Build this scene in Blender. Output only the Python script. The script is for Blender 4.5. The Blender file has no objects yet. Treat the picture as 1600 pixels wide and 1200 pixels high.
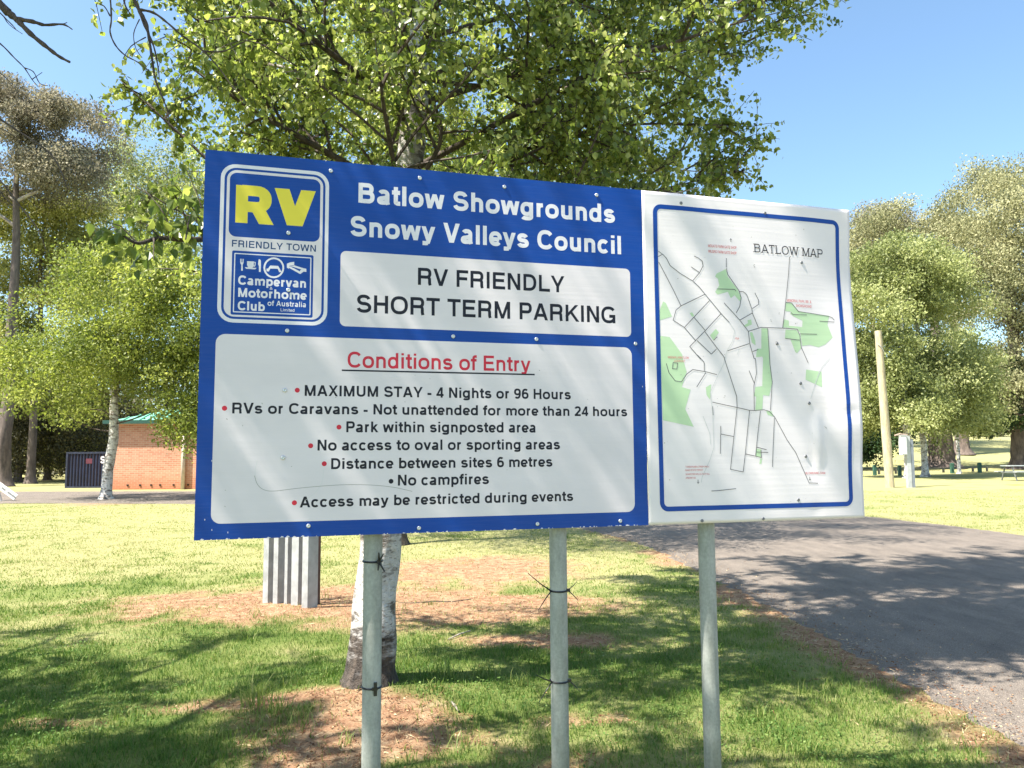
import bpy, bmesh, math, random
import numpy as np
from mathutils import Vector, Matrix

# ------------------------------------------------------------------ camera, sky, sun, exposure
scene = bpy.context.scene
C = scene.collection
EYE = Vector((0.0, 0.0, 1.5))
FPX, PITCH, ROLL = 1213.5, 0.08954, -0.0065          # focal length in pixels of a 1600 px wide picture
cam_d = bpy.data.cameras.new('camera')
cam = bpy.data.objects.new('camera', cam_d)
C.objects.link(cam)
cam_d.sensor_width = 36.0
cam_d.lens = 36.0 * FPX / 1600.0
cam_d.clip_start = 0.05
cam_d.clip_end = 2000.0
RX = Matrix.Rotation(math.pi / 2 + PITCH, 3, 'X')
RZ = Matrix.Rotation(-ROLL, 3, 'Z')
cam.matrix_world = Matrix.Translation(EYE) @ (RX @ Matrix.Rotation(ROLL, 3, 'Z')).to_4x4()
scene.camera = cam

SUN_EL = math.radians(57)
SUN = Vector((-0.892 * math.cos(SUN_EL), -0.452 * math.cos(SUN_EL), math.sin(SUN_EL))).normalized()
world = bpy.data.worlds.new('World')
scene.world = world
world.use_nodes = True
wn = world.node_tree
sky = wn.nodes.new('ShaderNodeTexSky')
sky.sky_type = 'NISHITA'
sky.sun_disc = False
sky.sun_elevation = SUN_EL
sky.sun_rotation = math.atan2(SUN.x, SUN.y)
sky.altitude = 700
sky.air_density = 1.0
sky.dust_density = 2.6
sky.ozone_density = 0.35
tint = wn.nodes.new('ShaderNodeMix'); tint.data_type = 'RGBA'; tint.blend_type = 'MULTIPLY'
tint.inputs[0].default_value = 1.0; tint.inputs[7].default_value = (0.90, 1.04, 1.05, 1)
wn.links.new(sky.outputs[0], tint.inputs[6]); wn.links.new(tint.outputs[2], wn.nodes['Background'].inputs[0])
wn.nodes['Background'].inputs[1].default_value = 0.096
sd = bpy.data.lights.new('sun', 'SUN')
sd.energy = 4.9
sd.angle = math.radians(0.53)
sd.color = (1.0, 0.94, 0.83)
so = bpy.data.objects.new('sun', sd)
so.rotation_euler = SUN.to_track_quat('Z', 'Y').to_euler()
so.location = (-20, -10, 30)
C.objects.link(so)
scene.view_settings.view_transform = 'Standard'
scene.view_settings.look = 'None'
scene.view_settings.gamma = 1.0
scene.view_settings.exposure = 1.66

# ------------------------------------------------------------------ helpers
def ray(px, py):
    """world direction through a pixel of the 1600x1200 photograph (used to measure places)"""
    d = Vector(((px - 800) / FPX, -(py - 600) / FPX, -1.0))
    return (cam.matrix_world.to_3x3() @ d)
def W(px, py, Y):
    d = ray(px, py)
    return EYE + d * (Y / d.y)
def GP(px, py):
    d = ray(px, py)
    return EYE + d * (-EYE.z / d.z)

def empty(name, loc, rz=0.0):
    o = bpy.data.objects.new(name, None)
    o.empty_display_size = 0.3
    o.location = loc
    o.rotation_euler = (0, 0, rz)
    C.objects.link(o)
    return o
def tag(o, label=None, cat=None, group=None, kind=None):
    if label: o['label'] = label
    if cat: o['category'] = cat
    if group: o['group'] = group
    if kind: o['kind'] = kind
    return o

class MB:
    def __init__(s):
        s.v = []; s.f = []; s.t = []
    def add(s, vs, fs, t=None):
        n = len(s.v)
        s.v.extend(tuple(v) for v in vs)
        s.f.extend(tuple(i + n for i in f) for f in fs)
        if t is not None: s.t.extend([t] * len(fs))
    def box(s, c, size, rz=0.0, taper=1.0):
        x, y, z = size[0] / 2, size[1] / 2, size[2] / 2
        cs, sn = math.cos(rz), math.sin(rz)
        vs = []
        for k, (a, b, e) in enumerate([(-1,-1,-1),(1,-1,-1),(1,1,-1),(-1,1,-1),(-1,-1,1),(1,-1,1),(1,1,1),(-1,1,1)]):
            f = taper if e > 0 else 1.0
            X, Y = a * x * f, b * y * f
            vs.append((c[0] + X * cs - Y * sn, c[1] + X * sn + Y * cs, c[2] + e * z))
        s.add(vs, [(0,3,2,1),(4,5,6,7),(0,1,5,4),(1,2,6,5),(2,3,7,6),(3,0,4,7)])
    def beam(s, p, q, w, h):
        p, q = Vector(p), Vector(q)
        d = (q - p).normalized()
        a = d.cross(Vector((0, 0, 1)))
        if a.length < 1e-3: a = Vector((1, 0, 0))
        a.normalize(); b = a.cross(d).normalized()
        vs = []
        for P in (p, q):
            for i, j in ((-1,-1),(1,-1),(1,1),(-1,1)):
                vs.append(P + a * (i * w / 2) + b * (j * h / 2))
        s.add(vs, [(0,1,2,3),(7,6,5,4),(0,4,5,1),(1,5,6,2),(2,6,7,3),(3,7,4,0)])
    def tube(s, pts, rad, n=8, cap=True, rfun=None):
        pts = [Vector(p) for p in pts]
        m = len(pts)
        if not hasattr(rad, '__len__'): rad = [rad] * m
        base = len(s.v)
        ref = None
        for i, p in enumerate(pts):
            d = (pts[min(i + 1, m - 1)] - pts[max(i - 1, 0)])
            if d.length < 1e-9: d = Vector((0, 0, 1))
            d.normalize()
            if ref is None:
                ref = Vector((1, 0, 0)) if abs(d.x) < 0.8 else Vector((0, 1, 0))
            a = (ref - d * ref.dot(d))
            if a.length < 1e-5: a = d.orthogonal()
            a.normalize(); ref = a
            b = d.cross(a)
            for k in range(n):
                an = 2 * math.pi * k / n
                r = rad[i] * (rfun(i / (m - 1), an, p.z) if rfun else 1.0)
                q = p + a * (math.cos(an) * r) + b * (math.sin(an) * r)
                s.v.append((q.x, q.y, q.z))
        for i in range(m - 1):
            for k in range(n):
                k2 = (k + 1) % n
                s.f.append((base + i*n + k, base + i*n + k2, base + (i+1)*n + k2, base + (i+1)*n + k))
        if cap and n > 2:
            s.f.append(tuple(base + k for k in range(n))[::-1])
            s.f.append(tuple(base + (m-1)*n + k for k in range(n)))
    def build(s, name, mat, parent=None, smooth=False, loc=None):
        me = bpy.data.meshes.new(name)
        me.from_pydata(s.v, [], s.f)
        if s.t and len(s.t) == len(s.f):
            a = me.attributes.new('tint', 'FLOAT', 'FACE')
            a.data.foreach_set('value', np.array(s.t, dtype=np.float32))
        if mat: me.materials.append(mat)
        if smooth: me.polygons.foreach_set('use_smooth', [True] * len(me.polygons))
        me.update()
        o = bpy.data.objects.new(name, me)
        C.objects.link(o)
        if parent: o.parent = parent
        if loc: o.location = loc
        return o
def np_mesh(name, verts, nper, mat, parent=None, tint=None, faces=None):
    """verts (N*nper,3) ; faces pattern per item"""
    me = bpy.data.meshes.new(name)
    N = len(verts) // nper
    faces = faces or [tuple(range(nper))]
    me.vertices.add(len(verts))
    me.vertices.foreach_set('co', np.ascontiguousarray(verts, dtype=np.float32).ravel())
    lens = [len(f) for f in faces]
    pat = np.concatenate([np.array(f) for f in faces])
    loops = (np.arange(N)[:, None] * nper + pat[None, :]).ravel()
    me.loops.add(len(loops))
    me.loops.foreach_set('vertex_index', loops.astype(np.int32))
    starts1 = np.cumsum([0] + lens[:-1]); tot = sum(lens)
    starts = (np.arange(N)[:, None] * tot + starts1[None, :]).ravel()
    me.polygons.add(len(starts))
    me.polygons.foreach_set('loop_start', starts.astype(np.int32))
    me.polygons.foreach_set('loop_total', np.tile(np.array(lens, dtype=np.int32), N))
    me.update(calc_edges=True)
    if tint is not None:
        a = me.attributes.new('tint', 'FLOAT', 'POINT')
        a.data.foreach_set('value', np.repeat(tint, nper).astype(np.float32))
    me.materials.append(mat)
    o = bpy.data.objects.new(name, me)
    C.objects.link(o)
    if parent: o.parent = parent
    return o

# value noise in numpy
def vnoise(x, y, seed=0):
    x = np.asarray(x, float); y = np.asarray(y, float)
    xi = np.floor(x).astype(np.int64); yi = np.floor(y).astype(np.int64)
    xf = x - xi; yf = y - yi
    xf = xf * xf * (3 - 2 * xf); yf = yf * yf * (3 - 2 * yf)
    def h(a, b):
        n = (a * 374761393 + b * 668265263 + seed * 1442695041) & 0xffffffff
        n = ((n ^ (n >> 13)) * 1274126177) & 0xffffffff
        n = n ^ (n >> 16)
        return (n & 0xffff) / 65535.0
    return (h(xi, yi) * (1-xf) + h(xi+1, yi) * xf) * (1-yf) + (h(xi, yi+1) * (1-xf) + h(xi+1, yi+1) * xf) * yf
def fbm(x, y, seed=0, o=3):
    r = 0; a = 0.5; s = 0
    for k in range(o):
        r = r + a * vnoise(np.asarray(x) * 2**k, np.asarray(y) * 2**k, seed + k); s += a; a *= 0.5
    return r / s
def sstep(a, b, x):
    t = np.clip((np.asarray(x, float) - a) / (b - a), 0, 1)
    return t * t * (3 - 2 * t)

# ------------------------------------------------------------------ material helpers
def newmat(name):
    m = bpy.data.materials.new(name); m.use_nodes = True
    nt = m.node_tree
    return m, nt, nt.nodes, nt.links, nt.nodes['Principled BSDF']
def nd(nt, typ, **kw):
    n = nt.nodes.new(typ)
    for k, v in kw.items(): setattr(n, k, v)
    return n
def noise(nt, scale, detail=3, rough=0.55, vec=None, stretch=None, coord='Object'):
    tc = nd(nt, 'ShaderNodeTexCoord')
    v = tc.outputs[coord]
    if stretch:
        mp = nd(nt, 'ShaderNodeMapping'); mp.inputs['Scale'].default_value = stretch
        nt.links.new(v, mp.inputs[0]); v = mp.outputs[0]
    n = nd(nt, 'ShaderNodeTexNoise')
    n.inputs['Scale'].default_value = scale; n.inputs['Detail'].default_value = detail; n.inputs['Roughness'].default_value = rough
    nt.links.new(v, n.inputs['Vector'])
    return n.outputs[0]
def ramp(nt, src, stops):
    r = nd(nt, 'ShaderNodeValToRGB')
    e = r.color_ramp.elements
    while len(e) < len(stops): e.new(0.5)
    for i, (p, c) in enumerate(stops):
        e[i].position = p
        e[i].color = (c, c, c, 1) if not hasattr(c, '__len__') else (*c, 1)
    nt.links.new(src, r.inputs[0])
    return r.outputs[0]
def mixc(nt, fac, a, b, mode='MIX'):
    m = nd(nt, 'ShaderNodeMix', data_type='RGBA', blend_type=mode)
    for sock, val in ((m.inputs[0], fac), (m.inputs[6], a), (m.inputs[7], b)):
        if hasattr(val, 'links') or isinstance(val, bpy.types.NodeSocket): nt.links.new(val, sock)
        elif hasattr(val, '__len__'): sock.default_value = (*val, 1)
        else: sock.default_value = val if sock == m.inputs[0] else (val, val, val, 1)
    return m.outputs[2]
def bump(nt, bs, h, strength=0.3, dist=0.01):
    b = nd(nt, 'ShaderNodeBump'); b.inputs['Strength'].default_value = strength; b.inputs['Distance'].default_value = dist
    nt.links.new(h, b.inputs['Height']); nt.links.new(b.outputs[0], bs.inputs['Normal'])
def simple(name, col, rough=0.6, metal=0.0, var=0.15, vscale=6, bmp=0.0, spec=None):
    m, nt, N, L, b = newmat(name)
    n = noise(nt, vscale, 4)
    c2 = tuple(max(0, c * (1 - var)) for c in col); c1 = tuple(min(1, c * (1 + var)) for c in col)
    L.new(ramp(nt, n, [(0.3, c2), (0.7, c1)]), b.inputs['Base Color'])
    b.inputs['Roughness'].default_value = rough; b.inputs['Metallic'].default_value = metal
    if spec is not None: b.inputs['Specular IOR Level'].default_value = spec
    if bmp: bump(nt, b, noise(nt, vscale * 5, 4), bmp, 0.01)
    return m
def leafmat(name, stops, trans=0.45, rough=0.45, gloss=0.35):
    m, nt, N, L, b = newmat(name)
    a = nd(nt, 'ShaderNodeAttribute'); a.attribute_name = 'tint'
    col = ramp(nt, a.outputs['Fac'], stops)
    L.new(col, b.inputs['Base Color'])
    b.inputs['Roughness'].default_value = rough
    b.inputs['Specular IOR Level'].default_value = gloss
    tr = nd(nt, 'ShaderNodeBsdfTranslucent')
    hs = nd(nt, 'ShaderNodeHueSaturation'); hs.inputs['Saturation'].default_value = 1.1; hs.inputs['Value'].default_value = 1.35
    L.new(col, hs.inputs['Color']); L.new(hs.outputs[0], tr.inputs[0])
    mx = nd(nt, 'ShaderNodeMixShader'); mx.inputs[0].default_value = trans
    L.new(b.outputs[0], mx.inputs[1]); L.new(tr.outputs[0], mx.inputs[2])
    L.new(mx.outputs[0], N['Material Output'].inputs['Surface'])
    return m
# ------------------------------------------------------------------ terrain and road
def catmull(P, n=12):
    out = []
    P = [P[0]] + list(P) + [P[-1]]
    for i in range(1, len(P) - 2):
        p0, p1, p2, p3 = [np.array(q, float) for q in P[i-1:i+3]]
        for k in range(n):
            t = k / n
            out.append(0.5 * ((2*p1) + (-p0+p2)*t + (2*p0-5*p1+4*p2-p3)*t*t + (-p0+3*p1-3*p2+p3)*t**3))
    out.append(np.array(P[-2], float))
    return np.array(out)
# centre line x, y, half width
ROAD = catmull([(6.3,-14,3.4),(6.1,-4,3.4),(5.9,4,3.35),(5.75,9,3.35),(5.2,15.5,3.6),(2.0,22.3,3.8),(-5,27.0,3.9),(-14,29.3,4.1),(-26,30.0,4.3),(-46,30.2,4.3),(-90,30.5,4.3)], 10)
def road_d(x, y):
    """signed distance to the road's edge, negative on the road"""
    x = np.asarray(x, float).ravel(); y = np.asarray(y, float).ravel()
    best = np.full(x.shape, 1e9)
    for i in range(len(ROAD) - 1):
        a, b = ROAD[i], ROAD[i+1]
        dx, dy = b[0]-a[0], b[1]-a[1]
        L2 = dx*dx + dy*dy + 1e-9
        t = np.clip(((x-a[0])*dx + (y-a[1])*dy) / L2, 0, 1)
        d = np.hypot(x-a[0]-t*dx, y-a[1]-t*dy) - (a[2] + t*(b[2]-a[2]))
        best = np.minimum(best, d)
    return best
def G(x, y):
    x = np.asarray(x, float); y = np.asarray(y, float)
    z = sstep(55, 110, y) * 3.4 * sstep(-10, 25, x) + sstep(110, 330, y) * 9.0
    z = z + 0.09 * np.exp(-((x + 0.9)**2 + (y - 5.05)**2) / 0.35)
    z = z + 0.05 * np.exp(-((x + 2.1)**2 + (y - 7.4)**2) / 0.8)
    z = z - 0.05 * np.exp(-((x + 0.3)**2 + (y - 9.2)**2) / 3.0)
    return z
def Gm(x, y, rd=None):
    if rd is None: rd = road_d(x, y).reshape(np.shape(x))
    x = np.asarray(x, float); y = np.asarray(y, float)
    z = G(x, y) + (fbm(x*1.7, y*1.7, 5) - 0.5) * 0.07 * sstep(0.1, 1.0, rd) * (1 - sstep(15, 30, y))
    return z
def blob(x, y, cx, cy, rx, ry):
    return np.exp(-(((x-cx)/rx)**2 + ((y-cy)/ry)**2))
def masks(x, y, rd):
    """dry (straw coloured turf) and dirt (bare reddish needles and soil), 0..1"""
    n1 = fbm(x*0.9, y*0.9, 11); n2 = fbm(x*3.1, y*3.1, 21); n3 = fbm(x*0.18, y*0.18, 31)
    n4 = fbm(x*7.0, y*9.0, 41)
    dirt = 1.35*blob(x, y, -1.7, 8.0, 2.3, 1.15) + 1.0*blob(x, y, -0.4, 10.6, 1.5, 1.1) + 1.2*blob(x, y, -0.82, 4.35, 0.62, 0.62) \
        + 0.95*blob(x, y, -1.75, 4.78, 0.8, 0.10) + 0.8*blob(x, y, -2.55, 4.55, 0.5, .07) + 0.9*blob(x, y, 0.35, 6.4, 0.8, 0.28) + 0.7*blob(x, y, 0.1, 7.9, 1.0, 0.5) \
        + 0.65*blob(x, y, 0.45, 4.55, 0.35, 0.16) + .7*blob(x, y, 0.3, 3.9, .3, .2) + .5*blob(x, y, -2.5, 3.7, .5, .3) + 0.9*blob(x, y, -13.3, 24.4, 1.2, .6)
    verge = np.exp(-(np.maximum(rd, 0) / (0.18+.5*fbm(x*1.1,y*1.1,92)))**2) * (rd < 2) * (0.50 + 2.2*(fbm(x*.7,y*.7,91)-0.42))
    verge = verge * (0.35 + 0.65*sstep(20, 12, y)) * np.where(x > 8, 0.35, 1.0)
    dirt = np.clip((dirt + verge*0.95) * (0.45 + 1.1*n2) + (n4-0.5)*0.55*(dirt+verge > 0.15), 0, 1.2)
    dirt = sstep(0.28, 0.72, dirt)
    dry = 0.30 + 0.9*(n1-0.5) + 0.7*(n2-0.5) + 0.55*(n4-.5) + 0.50*sstep(6.5, 13, y) + 0.3*(n3-0.5) + 0.3*sstep(.8, 2.4, x)*sstep(4.4, 3.4, y)
    dry = dry - 0.30*blob(x, y, 1.0, 5.2, 1.5, 1.2) - 0.25*blob(x, y, -2.2, 5.6, 1.4, .8)
    dry = np.clip(dry, 0, 1)
    return dry, dirt

def make_ground():
    t = np.linspace(-5.0, 5.0, 330); xs = 4.2*np.sinh(t)
    t = np.linspace(-2.9, 5.05, 330); ys = 5.0 + 5.0*np.sinh(t)
    X, Y = np.meshgrid(xs, ys)
    rd = road_d(X, Y).reshape(X.shape)
    Z = Gm(X, Y, rd) - 0.03 * sstep(0.0, -0.45, rd)
    v = np.stack([X, Y, Z], -1).reshape(-1, 3)
    ny, nx = X.shape
    me = bpy.data.meshes.new('ground')
    i = (np.arange(ny-1)[:, None]*nx + np.arange(nx-1)[None, :]).ravel()
    q = np.stack([i, i+1, i+nx+1, i+nx], 1)
    me.vertices.add(len(v)); me.vertices.foreach_set('co', v.astype(np.float32).ravel())
    me.loops.add(q.size); me.loops.foreach_set('vertex_index', q.astype(np.int32).ravel())
    me.polygons.add(len(q)); me.polygons.foreach_set('loop_start', (np.arange(len(q))*4).astype(np.int32))
    me.polygons.foreach_set('loop_total', np.full(len(q), 4, np.int32))
    me.polygons.foreach_set('use_smooth', np.ones(len(q), bool))
    me.update(calc_edges=True)
    dry, dirt = masks(X.ravel(), Y.ravel(), rd.ravel())
    for nme, val in (('dry', dry), ('dirt', dirt)):
        a = me.attributes.new(nme, 'FLOAT', 'POINT'); a.data.foreach_set('value', val.astype(np.float32))
    m, nt, N, L, b = newmat('turf_and_soil')
    ad = nd(nt, 'ShaderNodeAttribute'); ad.attribute_name = 'dry'
    ai = nd(nt, 'ShaderNodeAttribute'); ai.attribute_name = 'dirt'
    nf = noise(nt, 45, 5, 0.7); nm = noise(nt, 2.2, 4, 0.6); nl = noise(nt, 0.35, 4, 0.6)
    ng = noise(nt, 9, 5, 0.7)
    mth = nd(nt, 'ShaderNodeMath', operation='MULTIPLY_ADD'); L.new(nf, mth.inputs[0]); mth.inputs[1].default_value = 0.7; L.new(ad.outputs['Fac'], mth.inputs[2])
    m2 = nd(nt, 'ShaderNodeMath', operation='MULTIPLY_ADD'); L.new(nm, m2.inputs[0]); m2.inputs[1].default_value = 0.6; L.new(mth.outputs[0], m2.inputs[2])
    m3 = nd(nt, 'ShaderNodeMath', operation='MULTIPLY_ADD'); L.new(nl, m3.inputs[0]); m3.inputs[1].default_value = 0.5; L.new(m2.outputs[0], m3.inputs[2])
    gr = ramp(nt, m3.outputs[0], [(0.55, (0.10, 0.155, 0.030)), (0.95, (0.19, 0.235, 0.050)), (1.0, (0.30, 0.30, 0.085))])
    # values above 1 are clipped by the ramp, so scale first
    sc = nd(nt, 'ShaderNodeMath', operation='MULTIPLY'); L.new(m3.outputs[0], sc.inputs[0]); sc.inputs[1].default_value = 0.55
    gr = ramp(nt, sc.outputs[0], [(0.40, (0.080, 0.125, 0.028)), (0.60, (0.165, 0.200, 0.058)), (0.84, (0.30, 0.285, 0.13))])
    so_ = ramp(nt, ng, [(0.30, (0.14, 0.062, 0.035)), (0.45, (0.27, 0.140, 0.080)), (0.60, (0.37, 0.245, 0.150)), (0.76, (0.47, 0.37, 0.25))])
    so2 = mixc(nt, ramp(nt, nf, [(0.35, 0.0), (0.65, 1.0)]), so_, (0.40, 0.285, 0.185))
    so_ = mixc(nt, 0.45, so_, so2)
    L.new(mixc(nt, ai.outputs['Fac'], gr, so_), b.inputs['Base Color'])
    b.inputs['Roughness'].default_value = 0.95; b.inputs['Specular IOR Level'].default_value = 0.1
    bump(nt, b, noise(nt, 60, 6, 0.75), 0.8, 0.03)
    me.materials.append(m)
    o = bpy.data.objects.new('ground', me); C.objects.link(o)
    tag(o, 'mown park lawn, green and straw yellow with bare reddish patches', kind='structure')
    return o
make_ground()

def make_road():
    n = 14
    pts = []
    P = catmull([tuple(p) for p in ROAD], 6)
    mb = MB()
    for i, p in enumerate(P):
        q0 = P[max(i-1, 0)]; q1 = P[min(i+1, len(P)-1)]
        tx, ty = q1[0]-q0[0], q1[1]-q0[1]; L = math.hypot(tx, ty); nx, ny = -ty/L, tx/L
        wl = (float(fbm(i*0.9, 3.3, 71)) - .5) * 0.34; wr = (float(fbm(i*0.9, 9.3, 72)) - .5) * 0.34
        for k in range(n+1):
            s = -1 + 2*k/n
            w = p[2] + (wl if s > 0 else wr) * abs(s)**3
            x, y = p[0]+nx*s*w, p[1]+ny*s*w
            mb.v.append((x, y, float(G(x, y)) + 0.012 - (0.014 if abs(s) == 1 else 0) + 0.03*(1-s*s)))
    for i in range(len(P)-1):
        for k in range(n):
            a = i*(n+1)+k
            mb.f.append((a, a+1, a+n+2, a+n+1))
    m, nt, N, L, b = newmat('weathered_asphalt')
    n1 = noise(nt, 0.6, 4, 0.6); n2 = noise(nt, 160, 3, 0.7); n3 = noise(nt, 5, 5, 0.6, stretch=(1, .35, 1))
    c = ramp(nt, n1, [(0.3, (0.165, 0.138, 0.118)), (0.7, (0.230, 0.194, 0.165))])
    c = mixc(nt, 0.5, c, ramp(nt, n3, [(0.3, (0.115, 0.098, 0.086)), (0.65, (0.275, 0.230, 0.192))]))
    vo = nd(nt, 'ShaderNodeTexVoronoi'); vo.inputs['Scale'].default_value = 110
    tc = nd(nt, 'ShaderNodeTexCoord'); L.new(tc.outputs['Object'], vo.inputs['Vector'])
    c = mixc(nt, 0.75, c, ramp(nt, vo.outputs['Distance'], [(0.12, 1.35), (0.55, 0.50)]), 'MULTIPLY')
    c = mixc(nt, 0.6, c, ramp(nt, n2, [(0.3, 0.6), (0.7, 1.3)]), 'MULTIPLY')
    v2 = nd(nt, 'ShaderNodeTexVoronoi', feature='DISTANCE_TO_EDGE'); v2.inputs['Scale'].default_value = 0.55
    wv = nd(nt, 'ShaderNodeMix', data_type='VECTOR'); wv.inputs[0].default_value = .12; wn2 = nd(nt, 'ShaderNodeTexNoise'); wn2.inputs['Scale'].default_value = 3.0; wn2.inputs['Detail'].default_value = 5
    L.new(tc.outputs['Object'], wn2.inputs['Vector']); L.new(tc.outputs['Object'], wv.inputs[4]); L.new(wn2.outputs[1], wv.inputs[5]); L.new(wv.outputs[1], v2.inputs['Vector'])
    c = mixc(nt, ramp(nt, v2.outputs['Distance'], [(0.001, 0.30), (0.005, 0.0)]), c, (0.08, 0.07, 0.062))
    L.new(c, b.inputs['Base Color']); b.inputs['Roughness'].default_value = 0.85
    b.inputs['Specular IOR Level'].default_value = 0.3
    bump(nt, b, vo.outputs['Distance'], 0.5, 0.006)
    o = mb.build('road', m, smooth=True)
    tag(o, 'weathered grey bitumen access road curving from right foreground to the left', kind='structure')
make_road()

rngn = np.random.default_rng(7)
def scatter(n, y0, y1, p=1.5, xs=0.78, xm=0.9):
    """points inside the widened view wedge, density falling with distance"""
    u = rngn.random(n)
    e = 2 - p
    Y = (y0**e + u*(y1**e - y0**e))**(1/e)
    X = (rngn.random(n)*2-1) * (xs*Y + xm)
    return X, Y
def blades(name, label, n, y0, y1, hmin, hmax, wid, p=1.5, three=False):
    X, Y = scatter(n, y0, y1, p)
    rd = road_d(X, Y)
    dry, dirt = masks(X, Y, rd)
    patch = fbm(X*4.2, Y*4.2, 77); tuft = fbm(X*1.3, Y*1.3, 78)
    keep = (rd > -0.05 + 0.12*rngn.random(n)) & (rngn.random(n) > dirt*0.93) & (rngn.random(n) < 0.35 + 1.0*patch)
    X, Y, rd, dry, dirt, patch, tuft = [a[keep] for a in (X, Y, rd, dry, dirt, patch, tuft)]
    n = len(X)
    Z = Gm(X, Y, rd)
    an = rngn.random(n)*2*np.pi
    H = (hmin + (hmax-hmin)*rngn.random(n)**1.6) * (0.55 + 0.9*patch) * (1 - 0.35*dry)
    lean = (0.25 + 0.75*rngn.random(n)) * H * 0.9
    la = rngn.random(n)*2*np.pi
    w = wid * (0.7 + 0.6*rngn.random(n))
    ca, sa = np.cos(an)*w, np.sin(an)*w
    z0 = Z - 0.004
    tx, ty = X + np.cos(la)*lean, Y + np.sin(la)*lean
    if three:
        mx, my = X + np.cos(la)*lean*.35, Y + np.sin(la)*lean*.35
        V = np.stack([np.stack([X-ca, Y-sa, z0], 1), np.stack([X+ca, Y+sa, z0], 1),
                      np.stack([mx+ca*.8, my+sa*.8, z0+H*.6], 1), np.stack([mx-ca*.8, my-sa*.8, z0+H*.6], 1), np.stack([tx, ty, z0+H], 1)], 1)
        nper, faces = 5, [(0,1,2,3), (3,2,4)]
    else:
        V = np.stack([np.stack([X-ca, Y-sa, z0], 1), np.stack([X+ca, Y+sa, z0], 1), np.stack([tx, ty, z0+H], 1)], 1)
        nper, faces = 3, None
    tint = np.clip(dry*0.75 + 0.55*(rngn.random(n)-0.35) + 0.4*dirt, 0, 1)
    o = np_mesh(name, V.reshape(-1, 3), nper, GRASS, tint=tint, faces=faces)
    return tag(o, label, 'grass', kind='stuff')
GRASS = leafmat('grass_blade', [(0.0, (0.065, 0.135, 0.024)), (0.35, (0.135, 0.205, 0.042)), (0.65, (0.245, 0.275, 0.082)), (1.0, (0.44, 0.40, 0.22))], 0.32, 0.55, 0.25)
blades('grass', 'short mown grass blades of the lawn near the sign posts', 260000, 2.6, 8.0, 0.018, 0.052, 0.0021, 1.2, True)
blades('grass', 'short grass blades of the lawn around and beyond the birch trunk', 330000, 7.5, 30.0, 0.022, 0.055, 0.0055, 1.3)
# taller tufts
def tufts():
    V = []; T = []
    spots = [(-1.55, 4.72, 55, .16), (-1.38, 4.62, 45, .14), (-1.2, 4.45, 40, .10), (-0.45, 5.25, 50, .12), (-0.2, 5.35, 50, .12), (0.05, 5.2, 40, .1), (-1.6,4.3,40,.09), (-0.7, 5.55, 40, .1), (-1.25, 5.3, 30, .08), (-0.55, 3.2, 40, .08),
             (0.23,2.9,60,.09),(1.0,3.0,60,.09),(-.6,2.75,60,.09), (1.35,3.6,50,.08)]
    for k in range(150):
        y = 3 + 7*rngn.random()**1.3; x = (rngn.random()*2-1)*0.72*y
        spots.append((x, y, 22, 0.055 + 0.04*rngn.random()))
    for (x, y, n, h) in spots:
        if float(road_d(x, y)[0]) < 0.1: continue
        r = rngn.normal(size=(n, 2))*0.05 + (x, y)
        la = rngn.random(n)*2*np.pi; H = h*(0.5+0.7*rngn.random(n)); ln = H*(0.2+0.8*rngn.random(n))
        an = rngn.random(n)*6.28; w = 0.0024
        z = Gm(r[:, 0], r[:, 1]) - 0.004
        ca, sa = np.cos(an)*w, np.sin(an)*w
        X, Y = r.T
        mx, my = X+np.cos(la)*ln*.35, Y+np.sin(la)*ln*.35
        V.append(np.stack([np.stack([X-ca, Y-sa, z], 1), np.stack([X+ca, Y+sa, z], 1), np.stack([mx+ca*.8, my+sa*.8, z+H*.65], 1),
                 np.stack([mx-ca*.8, my-sa*.8, z+H*.65], 1), np.stack([X+np.cos(la)*ln, Y+np.sin(la)*ln, z+H], 1)], 1).reshape(-1, 3))
        T.append(np.clip(0.25+0.5*rngn.random(n), 0, 1))
    o = np_mesh('long_grass', np.concatenate(V), 5, GRASS, tint=np.concatenate(T), faces=[(0,1,2,3), (3,2,4)])
    tag(o, 'longer grass tufts beside the birch roots and the posts', 'grass', kind='stuff')
tufts()
def litter(name, label, n, y0, y1, size, mat, wfun, lift=0.006, asp=1.0, p=1.3):
    X, Y = scatter(n, y0, y1, p)
    rd = road_d(X, Y)
    dry, dirt = masks(X, Y, rd)
    keep = rngn.random(n) < wfun(X, Y, rd, dry, dirt)
    X, Y, rd = X[keep], Y[keep], rd[keep]; n = len(X)
    Z = Gm(X, Y, rd) + lift*(0.4+rngn.random(n)) + np.where(rd < 0, 0.022, 0)
    a = rngn.random(n)*6.28; s = size*(0.5+rngn.random(n))
    tx = np.stack([np.cos(a), np.sin(a), rngn.normal(size=n)*0.25], 1)*s[:, None]*asp
    ty = np.stack([-np.sin(a), np.cos(a), rngn.normal(size=n)*0.35], 1)*s[:, None]*0.55/asp
    c = np.stack([X, Y, Z], 1)
    V = np.stack([c-tx, c-ty, c+tx, c+ty], 1).reshape(-1, 3)
    o = np_mesh(name, V, 4, mat, tint=rngn.random(n), faces=[(0,1,2,3)])
    tag(o, label, 'debris', kind='stuff')
LITTER = leafmat('dead_leaf', [(0.0, (0.085, 0.038, 0.020)), (0.4, (0.20, 0.098, 0.050)), (0.75, (0.36, 0.235, 0.13)), (1.0, (0.52, 0.42, 0.27))], 0.15, 0.8, 0.15)
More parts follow.
